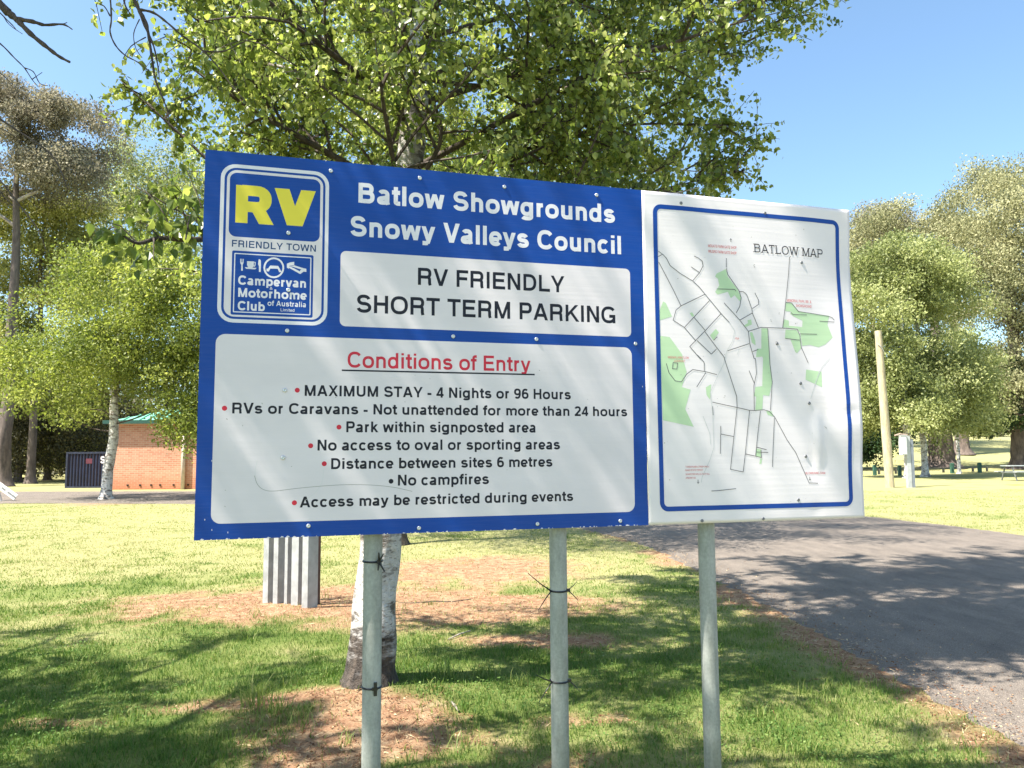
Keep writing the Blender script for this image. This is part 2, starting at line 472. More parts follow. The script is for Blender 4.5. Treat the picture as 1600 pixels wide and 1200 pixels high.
litter('fallen_leaves', 'small brown fallen leaves on bare soil and along the road edge', 90000, 2.8, 17, 0.0075, LITTER,
       lambda X, Y, rd, dry, dirt: np.clip(dirt*0.9 + 0.012 + 0.35*np.exp(-(np.abs(rd)/0.25)**2), 0, 1) * np.where(rd < -0.3, 0.25, 1))
litter('dry_straw', 'pale dry straw and needles lying over the bare patches', 80000, 2.8, 14, 0.0105, LITTER,
       lambda X, Y, rd, dry, dirt: np.clip(dirt*0.85 + 0.10*dry, 0, 1) * (rd > -0.1), asp=2.6)

CLOVER = leafmat('clover_leaf', [(0.0, (0.06, 0.13, 0.03)), (0.7, (0.12, 0.20, 0.05)), (1.0, (0.22, 0.30, 0.10))], 0.3, 0.7, 0.15)
litter('clover', 'small round clover leaves growing low among the grass', 60000, 2.7, 9, 0.0075, CLOVER,
       lambda X, Y, rd, dry, dirt: sstep(.45, .62, fbm(X*1.6, Y*1.6, 99)) * (1-dirt) * (rd > .2), lift=0.030, asp=.78)
litter('road_grit', 'loose grit and leaf fragments along the broken edge of the road', 60000, 3.5, 20, 0.0065, LITTER,
       lambda X, Y, rd, dry, dirt: np.exp(-((rd+.12)/.22)**2)*(.3+.9*fbm(X*2, Y*2, 97)) + .02*(rd < 0), lift=.008)
# ------------------------------------------------------------------ lettering made of strokes
ADV = dict(A=1.0, B=1.0, C=1.0, D=1.0, E=.93, F=.85, G=1.083, H=1.0, I=.39, K=1.0, L=.85, M=1.16, N=1.0, O=1.083, P=.93, R=1.0, S=.93,
           T=.85, U=1.0, V=.93, W=1.315, X=.93, Y=.93, a=.775, b=.85, c=.775, d=.85, e=.775, f=.46, g=.85, h=.85, i=.39, k=.775, l=.39,
           m=1.238, n=.85, o=.85, p=.85, r=.56, s=.775, t=.46, u=.85, v=.775, w=1.08, y=.775)
ADV.update({'2': .775, '4': .775, '6': .775, '9': .775, '-': .46, '&': 1.0, '/': .39, ',': .39, ' ': .39})
def arc(cx, cy, rx, ry, a0, a1, n=None, e=2.35):
    n = n or max(4, int(abs(a1-a0)/13))
    out = []
    for i in range(n+1):
        a = math.radians(a0 + (a1-a0)*i/n)
        c, s = math.cos(a), math.sin(a)
        out.append((cx + rx*math.copysign(abs(c)**(2/e), c), cy + ry*math.copysign(abs(s)**(2/e), s)))
    return out
def glyph(ch, t):
    h = t/2; q = t*1.06; X = .74; h9 = h*.92
    P = lambda *p: ('P', [tuple(x) for x in p]); A = lambda pts: ('P', pts)
    D = lambda a, b, c, d, k=1.0: ('D', a, b, c, d, q*k)
    st = lambda x, a=0, b=1: P((x, a), (x, b))
    l, r = .1+h, .9-h
    if ch == 'A': return [D(.04+q/2, 0, .5-.01, 1), D(.96-q/2, 0, .5+.01, 1), P((.25, .29), (.75, .29))]
    if ch == 'B': return [st(l), A([(l, 1-h9)] + arc(.56, (1-h9+.53)/2, .86-h-.56, (1-h9-.53)/2, 90, -90) + [(l, .53)]),
                          A([(l, h9)] + arc(.58, (h9+.53)/2, .91-h-.58, (.53-h9)/2, -90, 90) + [(l, .53)])]
    if ch == 'C': return [A(arc(.525, .5, .475-h, .515-h, 36, 324))]
    if ch == 'D': return [st(l), A([(l, 1-h9)] + arc(.46, .5, .93-h-.46, .5-h9, 90, -90) + [(l, h9)])]
    if ch == 'E': return [st(l), P((l, 1-h9), (.85, 1-h9)), P((l, .52), (.80, .52)), P((l, h9), (.87, h9))]
    if ch == 'F': return [st(l), P((l, 1-h9), (.81, 1-h9)), P((l, .50), (.75, .50))]
    if ch == 'G': return [A(arc(.545, .5, .495-h, .515-h, 38, 325)), st(.975-h*.9, 0, .5), P((.58, .5-h9), (.975, .5-h9))]
    if ch == 'H': return [st(l), st(r), P((l, .52), (r, .52))]
    if ch == 'I': return [st(.195)]
    if ch == 'K': return [st(l), D(.16, .30, .82, 1, 1.1), D(.88, 0, .42, .60, 1.1)]
    if ch == 'L': return [st(l), P((l, h9), (.81, h9))]
    if ch == 'M': return [st(l), st(1.06-h), D(l+.02, 1, .58, 0, .9), D(1.06-h-.02, 1, .58, 0, .9)]
    if ch == 'N': return [st(l), st(r), D(l+.02, 1, r-.02, 0)]
    if ch == 'O': return [A(arc(.5415, .5, .495-h, .515-h, 0, 360))]
    if ch == 'P': return [st(l), A([(l, 1-h9)] + arc(.58, (1-h9+.45)/2, .87-h-.58, (1-h9-.45)/2, 90, -90) + [(l, .45)])]
    if ch == 'R' and t > .24: return [st(l), A([(l, 1-h9)] + arc(.58, (1-h9+.44)/2, .93-h-.58, (1-h9-.44)/2, 90, -90) + [(l, .44)]), D(1.0-q*.62, 0, .56, .5, 1.15)]
    if ch == 'R': return [st(l), A([(l, 1-h9)] + arc(.60, (1-h9+.47)/2, .90-h-.60, (1-h9-.47)/2, 90, -90) + [(l, .47)]),
                          A([(.55, .47)] + arc(.66, .33, .88-h-.66, .14, 90, 0, 5) + [(.885-h, .12), (.92-h, 0)])]
    if False: pass
    if ch == 'S':
        m = .505; yu, ru = (1.01-h+m)/2, (1.01-h-m)/2; yl, rl = (-.01+h+m)/2, (m+.01-h)/2
        return [A(arc(.455, yu, .375-h, ru, 12, 262, 18, 2.2) + arc(.47, yl, .41-h, rl, 80, -170, 18, 2.2))]
    if ch == 'T': return [st(.425), P((.03, 1-h9), (.82, 1-h9))]
    if ch == 'U': return [A([(l, 1), (l, .36)] + arc(.5, .36, .4-h, .375-h, 180, 360) + [(r, 1)])]
    if ch == 'V': return [D(.02+q/2, 1, .465-.01, 0), D(.91-q/2, 1, .465+.01, 0)]
    if ch == 'W': return [D(.02+q/2, 1, .345, 0), D(.345, 0, .6575, 1, .95), D(.6575, 1, .97, 0, .95), D(.97, 0, 1.295-q/2, 1)]
    if ch == 'X': return [D(.04+q/2, 0, .87-q/2, 1), D(.89-q/2, 0, .06+q/2, 1)]
    if ch == 'Y': return [D(.02+q/2, 1, .465, .36), D(.91-q/2, 1, .465, .36), st(.465, 0, .42)]
    if ch == 'a': return [A(arc(.37, .50, .665-h-.37, .25-h9, 155, 0) + [(.665-h, .12), (.70-h, 0)]),
                          A([(.665-h, .44-h*.6)] + arc(.30, .20, .26-h, .215-h, 90, 270) + [(.42, -.01+h), (.665-h, .17)])]
    if ch == 'b': return [st(l), A(arc(.455, .365, .355-h, .385-h, 0, 360))]
    if ch == 'c': return [A(arc(.395, .365, .355-h, .385-h, 40, 320))]
    if ch == 'd': return [st(.75-h), A(arc(.395, .365, .355-h, .385-h, 0, 360))]
    if ch == 'e': return [A([(.745-h, .33)] + arc(.39, .365, .355-h, .385-h, 0, 322)), P((.06+h, .335), (.745-h*1.4, .335))]
    if ch == 'f': return [A([(.45, 1.0-h9)] + arc(.37, .80, .15, 1.0-h9-.80, 90, 180, 4) + [(.22, 0)]), P((.02, X-h*.8), (.44, X-h*.8))]
    if ch == 'g': return [A(arc(.395, .375, .355-h, .375-h, 0, 360)), A([(.75-h, .74), (.75-h, -.03)] + arc(.40, -.03, .35-h, .20-h, 0, -165))]
    if ch == 'h': return [st(l), A(arc(.425, .45, .325-h, .30-h, 165, 0) + [(.75-h, 0)])]
    if ch == 'i': return [st(.195, 0, X), P((.195, .86), (.195, 1.0))]
    if ch == 'k': return [st(l), D(.17, .20, .61, X, 1.1), D(.70-h*.3, 0, .34, .45, 1.1)]
    if ch == 'l': return [st(.195)]
    if ch == 'm': return [st(l, 0, X), A(arc(.3625, .47, .2575-h/2, .28-h, 165, 0) + [(.62, 0)]), A(arc(.8765, .47, .2615-h/2, .28-h, 165, 0) + [(1.138-h, 0)])]
    if ch == 'n': return [st(l, 0, X), A(arc(.425, .45, .325-h, .30-h, 165, 0) + [(.75-h, 0)])]
    if ch == 'o': return [A(arc(.425, .365, .385-h, .385-h, 0, 360))]
    if ch == 'p': return [st(l, -.22, X), A(arc(.455, .365, .355-h, .385-h, 0, 360))]
    if ch == 'r': return [st(l, 0, X), A(arc(.45, .42, .35-h, .33-h, 175, 88))]
    if ch == 's':
        m = .38; yu, ru = (.75-h+m)/2, (.75-h-m)/2; yl, rl = (-.01+h+m)/2, (m+.01-h)/2
        return [A(arc(.38, yu, .31-h, ru, 15, 262, 16, 2.2) + arc(.39, yl, .335-h, rl, 80, -168, 16, 2.2))]
    if ch == 't': return [A([(.22, .94), (.22, .17)] + arc(.36, .17, .14, .17-h*.95, 180, 270, 4) + [(.45, h*.95)]), P((.02, X-h*.8), (.44, X-h*.8))]
    if ch == 'u': return [A([(l, X), (l, .29)] + arc(.425, .29, .325-h, .30-h, 180, 345)), st(.75-h, 0, X)]
    if ch == 'v': return [D(.02+q/2, X, .385, 0), D(.755-q/2, X, .39, 0)]
    if ch == 'w': return [D(.02+q/2, X, .29, 0), D(.29, 0, .54, X, .92), D(.54, X, .79, 0, .92), D(.79, 0, 1.06-q/2, X)]
    if ch == 'y': return [D(.02+q/2, X, .40, 0), D(.755-q/2, X, .34, -.14), P((.08, -.22+h), (.24, -.22+h), (.36, -.10))]
    if ch == '2': return [A(arc(.39, .695, .335-h, .315-h, 165, -30) + [(.16+h, .15+h*.5), (.07+h, h)]), P((.07, h9), (.72, h9))]
    if ch == '4': return [st(.55, 0, 1), D(.52, 1, .08+h*.5, .27, .9), P((.04, .26), (.74, .26))]
    if ch == '6': return [A(arc(.395, .33, .345-h, .34-h, 0, 360)), A(arc(.41, .5, .36-h, .51-h, 50, 190))]
    if ch == '9': return [A(arc(.38, .67, .345-h, .34-h, 0, 360)), A(arc(.365, .5, .36-h, .51-h, 230, 370))]
    if ch == '-': return [P((.04, .34), (.42, .34))]
    if ch == '&': return [A([(.92, 0), (.30, .68)] + arc(.45, .80, .19, .17, 190, -30) + [(.28, .42)] + arc(.38, .24, .28, .21, 150, 320) + [(.85, .48)])]
    if ch == '/': return [D(.06, 0, .33, 1)]
    if ch == ',': return [P((.2, .16), (.2, 0), (.12, -.14))]
    return []
SERIF = dict(A=[(.07, 0), (.93, 0)], B=[(.12, 0), (.12, 1)], L=[(.12, 0), (.12, 1)], W=[(.05, 1), (.6575, 1), (1.26, 1)],
             M=[(.13, 0), (1.03, 0), (.10, 1), (1.06, 1)], P=[(.13, 0), (.12, 1)], T=[(.425, 0)], O=[])
def stroke_quads(pts, hw):
    closed = math.hypot(pts[0][0]-pts[-1][0], pts[0][1]-pts[-1][1]) < 1e-6
    if closed: pts = pts[:-1]
    n = len(pts); L = []; R = []
    for i in range(n):
        a = pts[(i-1) % n] if (closed or i > 0) else None
        c = pts[(i+1) % n] if (closed or i < n-1) else None
        p = pts[i]
        ds = []
        for u, v in ((a, p), (p, c)):
            if u and v:
                d = (v[0]-u[0], v[1]-u[1]); k = math.hypot(*d)
                if k > 1e-9: ds.append((d[0]/k, d[1]/k))
        if not ds: ds = [(1, 0)]
        nx = sum(-d[1] for d in ds); ny = sum(d[0] for d in ds); k = math.hypot(nx, ny) or 1
        nx, ny = nx/k, ny/k
        cosv = nx*(-ds[0][1]) + ny*ds[0][0]
        m = hw/max(cosv, .5)
        L.append((p[0]+nx*m, p[1]+ny*m)); R.append((p[0]-nx*m, p[1]-ny*m))
    qs = []
    for i in range(n if closed else n-1):
        j = (i+1) % n
        qs.append((R[i], R[j], L[j], L[i]))
    return qs
def text_polys(body, t, slab=False, track=0.0):
    """list of (layer, polygon) in units of the capital height"""
    x = 0; out = []; lay = 0
    for ch in body:
        for s in glyph(ch, t):
            lay += 1
            if s[0] == 'P': qs = stroke_quads(s[1], t/2)
            else:
                _, a, b, c, d, w = s
                q = [(a-w/2, b), (a+w/2, b), (c+w/2, d), (c-w/2, d)]
                if d < b: q = q[::-1]
                qs = [tuple(q)]
            for q in qs: out.append((lay, [(x+p[0], p[1]) for p in q]))
        if slab:
            for (sx, sy) in SERIF.get(ch, []):
                lay += 1; yy = .035 if sy == 0 else .965
                out.append((lay, [(x+sx-.17, yy-.035), (x+sx+.17, yy-.035), (x+sx+.17, yy+.035), (x+sx-.17, yy+.035)]))
            if ch == 'T':
                for sx in (.065, .785):
                    lay += 1; out.append((lay, [(x+sx-.035, .80), (x+sx+.035, .80), (x+sx+.035, 1), (x+sx-.035, 1)]))
            if ch == 'L': lay += 1; out.append((lay, [(x+.74, 0), (x+.81, 0), (x+.81, .25), (x+.74, .25)]))
        x += ADV.get(ch, .5) + track
    return out

# ------------------------------------------------------------------ the information sign
YAW = 0.2762825
SO = Vector((-0.94831, 2.33944, 1.24903))         # lower left corner of the blue sheet
SW, MW, SH = 1.4773, 0.8977, 1.2
sdir = Vector((math.cos(YAW), math.sin(YAW), 0)); snor = Vector((math.sin(YAW), -math.cos(YAW), 0))
def sp(px, py):
    d = ray(px, py)
    t = (SO - EYE).dot(snor) / d.dot(snor)
    P = EYE + d*t - SO
    return P.dot(sdir), P.z
base = SO + sdir * (SW + MW)/2
sign = empty('information_sign', (base.x, base.y, 0), YAW)
tag(sign, 'large blue and white RV friendly parking sign with a town map on three steel posts', 'sign')
U0 = (SW + MW)/2
def L3(u, v, w=0.0): return (u - U0, -w, SO.z + v)
BLUE = None
def print_mat(name, col, rough=0.4, grime=0.10):
    m, nt, N, L, b = newmat(name)
    n1 = noise(nt, 3.0, 5, 0.6, stretch=(0.6, 1, 2.2)); n2 = noise(nt, 60, 3, 0.6, stretch=(0.15, 1, 3))
    c = mixc(nt, ramp(nt, n1, [(0.35, 0.0), (0.75, grime*2)]), col, tuple(x*0.72 + 0.02 for x in col))
    c = mixc(nt, ramp(nt, n2, [(0.45, 0.0), (0.8, grime)]), c, tuple(min(1, x*0.8+0.08) for x in col))
    L.new(c, b.inputs['Base Color'])
    rr = ramp(nt, n2, [(0.2, rough*0.85), (0.8, rough*1.25)]); L.new(rr, b.inputs['Roughness'])
    b.inputs['Specular IOR Level'].default_value = 0.22
    bump(nt, b, noise(nt, 26, 2, 0.5, stretch=(0.06, 1, 2.6)), 0.10, 0.004)
    return m
M_BLUE = print_mat('blue_sheeting', (0.004, 0.054, 0.30), 0.40, 0.18)
M_WHITE = print_mat('white_sheeting', (0.70, 0.64, 0.672), 0.38, 0.20)
M_MAPW = print_mat('map_sheeting', (0.77, 0.71, 0.725), 0.36, 0.18)
M_LETW = print_mat('white_print', (0.70, 0.67, 0.72), 0.4, 0.05)
M_BLACK = print_mat('black_print', (0.012, 0.013, 0.022), 0.42, 0.05)
M_RED = print_mat('red_print', (0.55, 0.030, 0.055), 0.42, 0.05)
M_PINK = print_mat('faded_red_print', (0.60, 0.17, 0.19), 0.5, 0.1)
M_YEL = print_mat('yellow_print', (0.74, 0.62, 0.06), 0.4, 0.10)
M_DKBLUE = print_mat('dark_blue_print', (0.012, 0.050, 0.150), 0.4, 0.05)
M_GREEN = print_mat('pale_green_print', (0.47, 0.63, 0.40), 0.45, 0.15)
M_GREY = print_mat('grey_print', (0.13, 0.13, 0.14), 0.5, 0.1)
M_LGREY = print_mat('light_grey_print', (0.55, 0.56, 0.56), 0.5, 0.1)
M_ALU = simple('aluminium', (0.55, 0.56, 0.57), 0.35, 0.9, 0.1, 20)
M_GALV = None

def flat(name, polys, mat, parent, w, warp=None, step=1.0e-5):
    """polys: list of (layer, [(u,v)..]) in sign coordinates, w = height above the sheet"""
    mb = MB()
    for lay, P in polys:
        ww = w*(.17 if not warp else 1.0) + (lay % 6)*step
        vs = [L3(u, v, ww + (warp(u, v) if warp else 0)) for u, v in P]
        mb.add(vs, [tuple(range(len(P)))])
    return mb.build(name, mat, parent)
def rrect(u0, v0, u1, v1, r, n=6):
    out = []
    for cx, cy, a in ((u1-r, v0+r, -90), (u1-r, v1-r, 0), (u0+r, v1-r, 90), (u0+r, v0+r, 180)):
        for i in range(n+1):
            an = math.radians(a + 90*i/n); out.append((cx+r*math.cos(an), cy+r*math.sin(an)))
    return out
def ring(outer, inner):
    n = len(outer); return [(0, [outer[i], outer[(i+1) % n], inner[(i+1) % n], inner[i]]) for i in range(n)]
def line_text(body, pl, pr, cap, mat, parent, t=.2, w=0.0012, name='lettering', slab=False, warp=None, track=0.0, label=None):
    """lettering between two measured ends of its base line; cap = capital height in photograph pixels at the left end"""
    u0, v0 = sp(*pl); u1, _ = sp(*pr); _, vt = sp(pl[0], pl[1]-cap)
    H = vt - v0
    ps = text_polys(body, t, slab, track)
    xs = [p[0] for _, q in ps for p in q]; x0, x1 = min(xs), max(xs)
    k = (u1-u0)/(x1-x0)
    out = [(lay, [(u0+(p[0]-x0)*k, v0+p[1]*H) for p in q]) for lay, q in ps]
    o = flat(name, out, mat, parent, w, warp)
    if label: o['label'] = label
    return o

# blue sheet
mb = MB(); mb.box((SW/2-U0, 0.0015, SO.z+SH/2), (SW, 0.003, SH)); 
panel = mb.build('sign_panel', M_BLUE, sign)
panel['label'] = 'blue reflective sheet with the conditions of entry'
def field(name, tl, tr, bl, br, r, mat, w, parent=panel):
    a, b = sp(*tl), sp(*tr); c, d = sp(*bl), sp(*br)
    u0 = (a[0]+c[0])/2; u1 = (b[0]+d[0])/2; v1 = (a[1]+b[1])/2; v0 = (c[1]+d[1])/2
    flat(name, [(0, rrect(u0, v0, u1, v1, r))], mat, parent, w)
    return u0, v0, u1, v1
field('white_field', (532, 392), (984.5, 420), (531, 510), (986, 526), .018, M_WHITE, .0006)
LBX = field('white_field', (338, 522), (987, 542.5), (328.5, 820), (992, 798.6), .028, M_WHITE, .0006)
# badge
u0, v1 = sp(345, 254.5); u1, _ = sp(513, 272.5); _, v0 = sp(340, 503)
u0 = (sp(345, 254.5)[0] + sp(339.5, 500)[0])/2; u1 = (sp(514.5, 272.5)[0] + sp(511, 509)[0])/2
b5 = .0112
flat('badge_border', ring(rrect(u0, v0, u1, v1, .045), rrect(u0+b5, v0+b5, u1-b5, v1-b5, .036)), M_LETW, panel, .0006)
i1 = .0185
flat('badge_field', [(0, rrect(u0+i1, v0+i1, u1-i1, v1-i1, .030))], M_WHITE, panel, .0006)
i2 = i1 + .0085
vmid = sp(357, 369)[1]
flat('badge_field', [(0, rrect(u0+i2, vmid, u1-i2, v1-i2, .022))], M_BLUE, panel, .0009)
vb1 = sp(361, 391)[1]; vb0 = sp(361, 491.5)[1]; i3 = i2 + .010
flat('badge_field', [(0, rrect(u0+i3+.002, vb0, u1-i3-.008, vb1, .005))], M_BLUE, panel, .0009)
a0, a1, b0, b1 = u0+i3+.0085, u1-i3-.0145, vb0+.0075, vb1-.0075
flat('badge_border', ring(rrect(a0, b0, a1, b1, .003), rrect(a0+.0032, b0+.0032, a1-.0032, b1-.0032, .002)), M_LETW, panel, .0012)
line_text('R', (367.5, 347.5), (427.5, 351), 59, M_YEL, panel, .28)
line_text('V', (428, 350.5), (492.5, 354.3), 57, M_YEL, panel, .30)
line_text('FRIENDLY TOWN', (362.3, 385.3), (493.5, 394), 10.6, M_DKBLUE, panel, .17, track=.03)
line_text('Campervan', (372, 444.4), (478, 449.6), 14.2, M_LETW, panel, .215)
line_text('Motorhome', (372, 463.7), (479.2, 468), 14.2, M_LETW, panel, .215)
line_text('Club', (371.3, 484.4), (413.7, 485.6), 14.2, M_LETW, panel, .215)
line_text('of Australia', (418, 477.5), (478, 480), 8.2, M_LETW, panel, .18)
line_text('Limited', (438.4, 486.3), (460, 487), 4.6, M_LETW, panel, .15)
line_text('&', (421.5, 452.5), (426, 452.6), 4.0, M_LETW, panel, .15)
line_text('Batlow Showgrounds', (560, 316.4), (961, 349.2), 31, M_LETW, panel, .215)
line_text('Snowy Valleys Council', (547.7, 368.4), (970.5, 396.7), 31.5, M_LETW, panel, .215)
line_text('RV FRIENDLY', (653, 445), (882, 457), 26.8, M_BLACK, panel, .182)
line_text('SHORT TERM PARKING', (557.5, 488), (961.5, 503.2), 28, M_BLACK, panel, .182)
line_text('Conditions of Entry', (543, 574), (829, 577.4), 24.6, M_RED, panel, .175)
for body, pl, pr, bul, bc in (
    ('MAXIMUM STAY - 4 Nights or 96 Hours', (476, 618.5), (892, 622), (464.5, 609.7), M_RED),
    ('RVs or Caravans - Not unattended for more than 24 hours', (362.7, 646), (980, 648.5), (350.8, 637.8), M_RED),
    ('Park within signposted area', (541, 675.4), (837, 674.7), (529.7, 667.4), M_RED),
    ('No access to oval or sporting areas', (496, 704), (875, 701.8), (485.4, 696.5), M_RED),
    ('Distance between sites 6 metres', (517.3, 733), (863.2, 728), (506.6, 724.6), M_RED),
    ('No campfires', (621.7, 758.8), (764, 756.4), (611, 752), M_BLACK),
    ('Access may be restricted during events', (468.3, 793), (895.6, 781), (460, 785.6), M_RED)):
    line_text(body, pl, pr, 17.0, M_BLACK, panel, .197)
    cu, cv = sp(*bul)
    flat('bullet', [(0, [(cu+.0078*math.cos(k*.524), cv+.0078*math.sin(k*.524)) for k in range(12)])], bc, panel, .0012)
a, b = sp(534, 578.5), sp(835.5, 584)
flat('underline', [(0, [(a[0], a[1]-.0025), (b[0], a[1]-.0025), (b[0], a[1]+.0025), (a[0], a[1]+.0025)])], M_BLACK, panel, .00175)
# badge pictograms
def picto(polys_px, name):
    out = []
    for k, P in enumerate(polys_px):
        q = [sp(*p) for p in P]
        ar = sum(q[i][0]*q[(i+1) % len(q)][1]-q[(i+1) % len(q)][0]*q[i][1] for i in range(len(q)))
        out.append((k, q if ar > 0 else q[::-1]))
    flat(name, out, M_LETW, panel, .0012)
zb = lambda x, y: (340+x/7.5, 340+y/7.5)
picto([[zb(265,482), zb(272,482), zb(275,535), zb(265,530)], [zb(281,482), zb(289,482), zb(289,535), zb(281,535)], [zb(298,484), zb(306,484), zb(304,535), zb(296,537)],
       [zb(265,524), zb(305,524), zb(297,550), zb(273,550)], [zb(278,545), zb(292,545), zb(296,622), zb(276,622)]], 'fork_symbol')
picto([[zb(345,510), zb(425,514), zb(424,560), zb(408,592), zb(362,590), zb(345,556)], [zb(318,580), zb(458,590), zb(440,606), zb(335,600)],
       [zb(425,518), zb(445,520), zb(443,528), zb(425,526)], [zb(437,520), zb(447,524), zb(443,566), zb(433,562)], [zb(420,562), zb(443,562), zb(436,575), zb(418,573)]], 'cup_symbol')
picto([[zb(482,490), zb(492,488), zb(506,500), zb(508,560), zb(505,637), zb(484,636), zb(484,570), zb(474,545)]], 'knife_symbol')
wc = (659, 588)
ringp = [[zb(wc[0]+R*math.cos(a), wc[1]+R*math.sin(a)) for a, R in ((k*.2618, 122), ((k+1)*.2618, 122), ((k+1)*.2618, 101), (k*.2618, 101))] for k in range(24)]
picto(ringp + [[zb(615,562), zb(705,566), zb(712,600), zb(605,596)], [zb(615,562), zb(635,566), zb(600,632), zb(572,628)], [zb(690,568), zb(710,566), zb(752,640), zb(722,640)],
               [zb(572,600), zb(620,590), zb(610,600), zb(575,632)]], 'steering_wheel_symbol')
picto([[zb(812,540), zb(850,525), zb(898,518), zb(898,556), zb(840,566), zb(836,600), zb(812,588)], [zb(812,575), zb(850,572), zb(985,640), zb(968,662)], [zb(850,572), zb(900,560), zb(1010,594), zb(1040,600), zb(1040,618), zb(990,612), zb(880,576)],
       [zb(965,620), zb(1000,600), zb(1040,600), zb(1040,638), zb(1010,632), zb(968,662)]], 'bed_symbol')
# scratches, chips along the trimmed lower edge
def sline(pts_px, width, warp=None):
    q = [sp(*p) for p in pts_px]
    return stroke_quads(q, width/2)
def smooth_px(P, n=6): return [tuple(p) for p in catmull(P, n)]
z3 = lambda x, y: (300+x/3.429, 510+y/3.429)
M_SCR = print_mat('scratch_grey', (0.30, 0.29, 0.27), 0.6, 0.1)
M_SCR2 = print_mat('faint_scratch', (0.60, 0.595, 0.60), 0.6, 0.1)
flat('scratch', [(0, list(q)) for q in sline(smooth_px([z3(335,800), z3(350,845), z3(385,875), z3(440,882), z3(560,868), z3(700,855), z3(830,848), z3(960,850), z3(1080,862), z3(1180,884)]), .0015)], M_SCR, panel, .0014)
flat('scratch', [(0, list(q)) for q in sline(smooth_px([z3(350,720), z3(340,760), z3(338,800)]), .0012)] + [(1, list(q)) for q in sline(smooth_px([z3(705,770), z3(695,840), z3(660,890), z3(610,930)]), .0009)], M_SCR2, panel, .0013)
rs = random.Random(5)
pl = []
for k in range(70):
    px = 305+rs.random()*700; 
    if rs.random() < .5: px = rs.choice([420, 460, 520, 620, 660, 900, 940, 975, 985]) + rs.gauss(0, 14)
    u = min(max(sp(px, 830)[0], .004), SW-.004); s = .0012+.0028*rs.random()**3
    if 970 < px < 995: s *= 1.6
    n = 7; pl.append((k, [(u+s*1.4*(.6+.6*rs.random())*math.cos(-j*6.283/n*-1), .0012+max(-.0008, s*(.6+.6*rs.random())*math.sin(j*6.283/n))) for j in range(n)]))
for (px, py) in ((320, 812), (331, 828), (356, 832), (509, 251), (1004, 604), (331, 720)):
    u, v = sp(px, py); s = .0022; pl.append((3, [(u+s*.5*math.cos(j*.9), v+s*1.3*math.sin(j*.9)) for j in range(7)]))
flat('chipped_paint', pl, M_LETW, panel, .0008)
dots = []
for k in range(26):
    u, v = LBX[0]+.03+rs.random()*(LBX[2]-LBX[0]-.06), LBX[1]+.02+rs.random()*(LBX[3]-LBX[1]-.04)
    s = .0009+.0012*rs.random(); an = rs.random()*3
    dots.append((k, [(u+s*math.cos(j*1.05)*1.5*math.cos(an)-s*math.sin(j*1.05)*.6*math.sin(an), v+s*math.cos(j*1.05)*1.5*math.sin(an)+s*math.sin(j*1.05)*.6*math.cos(an)) for j in range(6)]))
flat('dirt_speck', dots, M_SCR, panel, .0013)
for o in list(panel.children):
    if o.name.startswith(('dirt_speck', 'chipped')): o['kind'] = 'stuff'

# map sheet, slightly buckled
def warp(u, v):
    x = u - SW; y = v
    e = sstep(0.62, 0.90, x)
    w = -0.016*e*math.exp(-((y-.95)/.22)**2) + 0.010*e*math.exp(-((y-.44)/.16)**2)
    for cx, cy, a, r in ((.702, .385, -.0045, .045), (.702, .205, -.004, .045), (.69, .03, -.002, .03)):
        w += a*math.exp(-((x-cx)**2+(y-cy)**2)/r**2)
    w += .0065*math.exp(-((x-.705)/.017)**2)*float(sstep(.15, .22, y))*float(1-sstep(.37, .43, y))
    w += .0060*float(sstep(.71, .86, x))*math.exp(-((y-.33)/.1)**2)
    w += .0016*math.sin(x*9+1)*math.sin(y*5.5) + .0009*math.sin(x*23+y*9)
    w += -.004*math.exp(-((x-.86)**2/.0012+(y-.40)**2/.0006))
    return float(w)
nu, nv = 72, 96
mb = MB()
for s_, off in ((0, .001), (1, -.0008)):
    for j in range(nv+1):
        for i in range(nu+1):
            u, v = SW+.001+(MW-.001)*i/nu, SH*j/nv*0.9995
            mb.v.append(L3(u, v, warp(u, v)+off-.0002))
n1 = (nu+1)*(nv+1)
for j in range(nv):
    for i in range(nu):
        a = j*(nu+1)+i
        mb.f.append((a, a+1, a+nu+2, a+nu+1)); b = a+n1; mb.f.append((b, b+nu+1, b+nu+2, b+1))
for i in range(nu):
    a = i; mb.f.append((a, a+n1, a+n1+1, a+1)); a = nv*(nu+1)+i; mb.f.append((a, a+1, a+n1+1, a+n1))
for j in range(nv):
    a = j*(nu+1); mb.f.append((a, a+nu+1, a+nu+1+n1, a+n1)); a = a+nu; mb.f.append((a, a+n1, a+nu+1+n1, a+nu+1))
mapp = mb.build('map_panel', M_MAPW, sign, smooth=True)
mapp['label'] = 'white buckled sheet printed with a street map'
wf = lambda u, v: warp(u, v) + .0008
z5 = lambda x, y: (1000+x/4.444, 290+y/4.444)
z6 = lambda x, y: (1000+x/4.139, 540+y/4.139)
zc = lambda x, y: (1020+x/8.572, 360+y/8.572)
zd = lambda x, y: (1180+x/10, 440+y/10)
ze = lambda x, y: (1030+x/7.5, 520+y/7.5)
zf = lambda x, y: (1050+x/5.714, 640+y/5.714)
def resample(q, step=.018):
    out = [q[0]]
    for a, b in zip(q[:-1], q[1:]):
        L = math.hypot(b[0]-a[0], b[1]-a[1]); n = max(1, int(L/step))
        out += [(a[0]+(b[0]-a[0])*k/n, a[1]+(b[1]-a[1])*k/n) for k in range(1, n+1)]
    return out
def dense(q, step=.02):
    return resample(list(q)+[q[0]], step)[:-1]
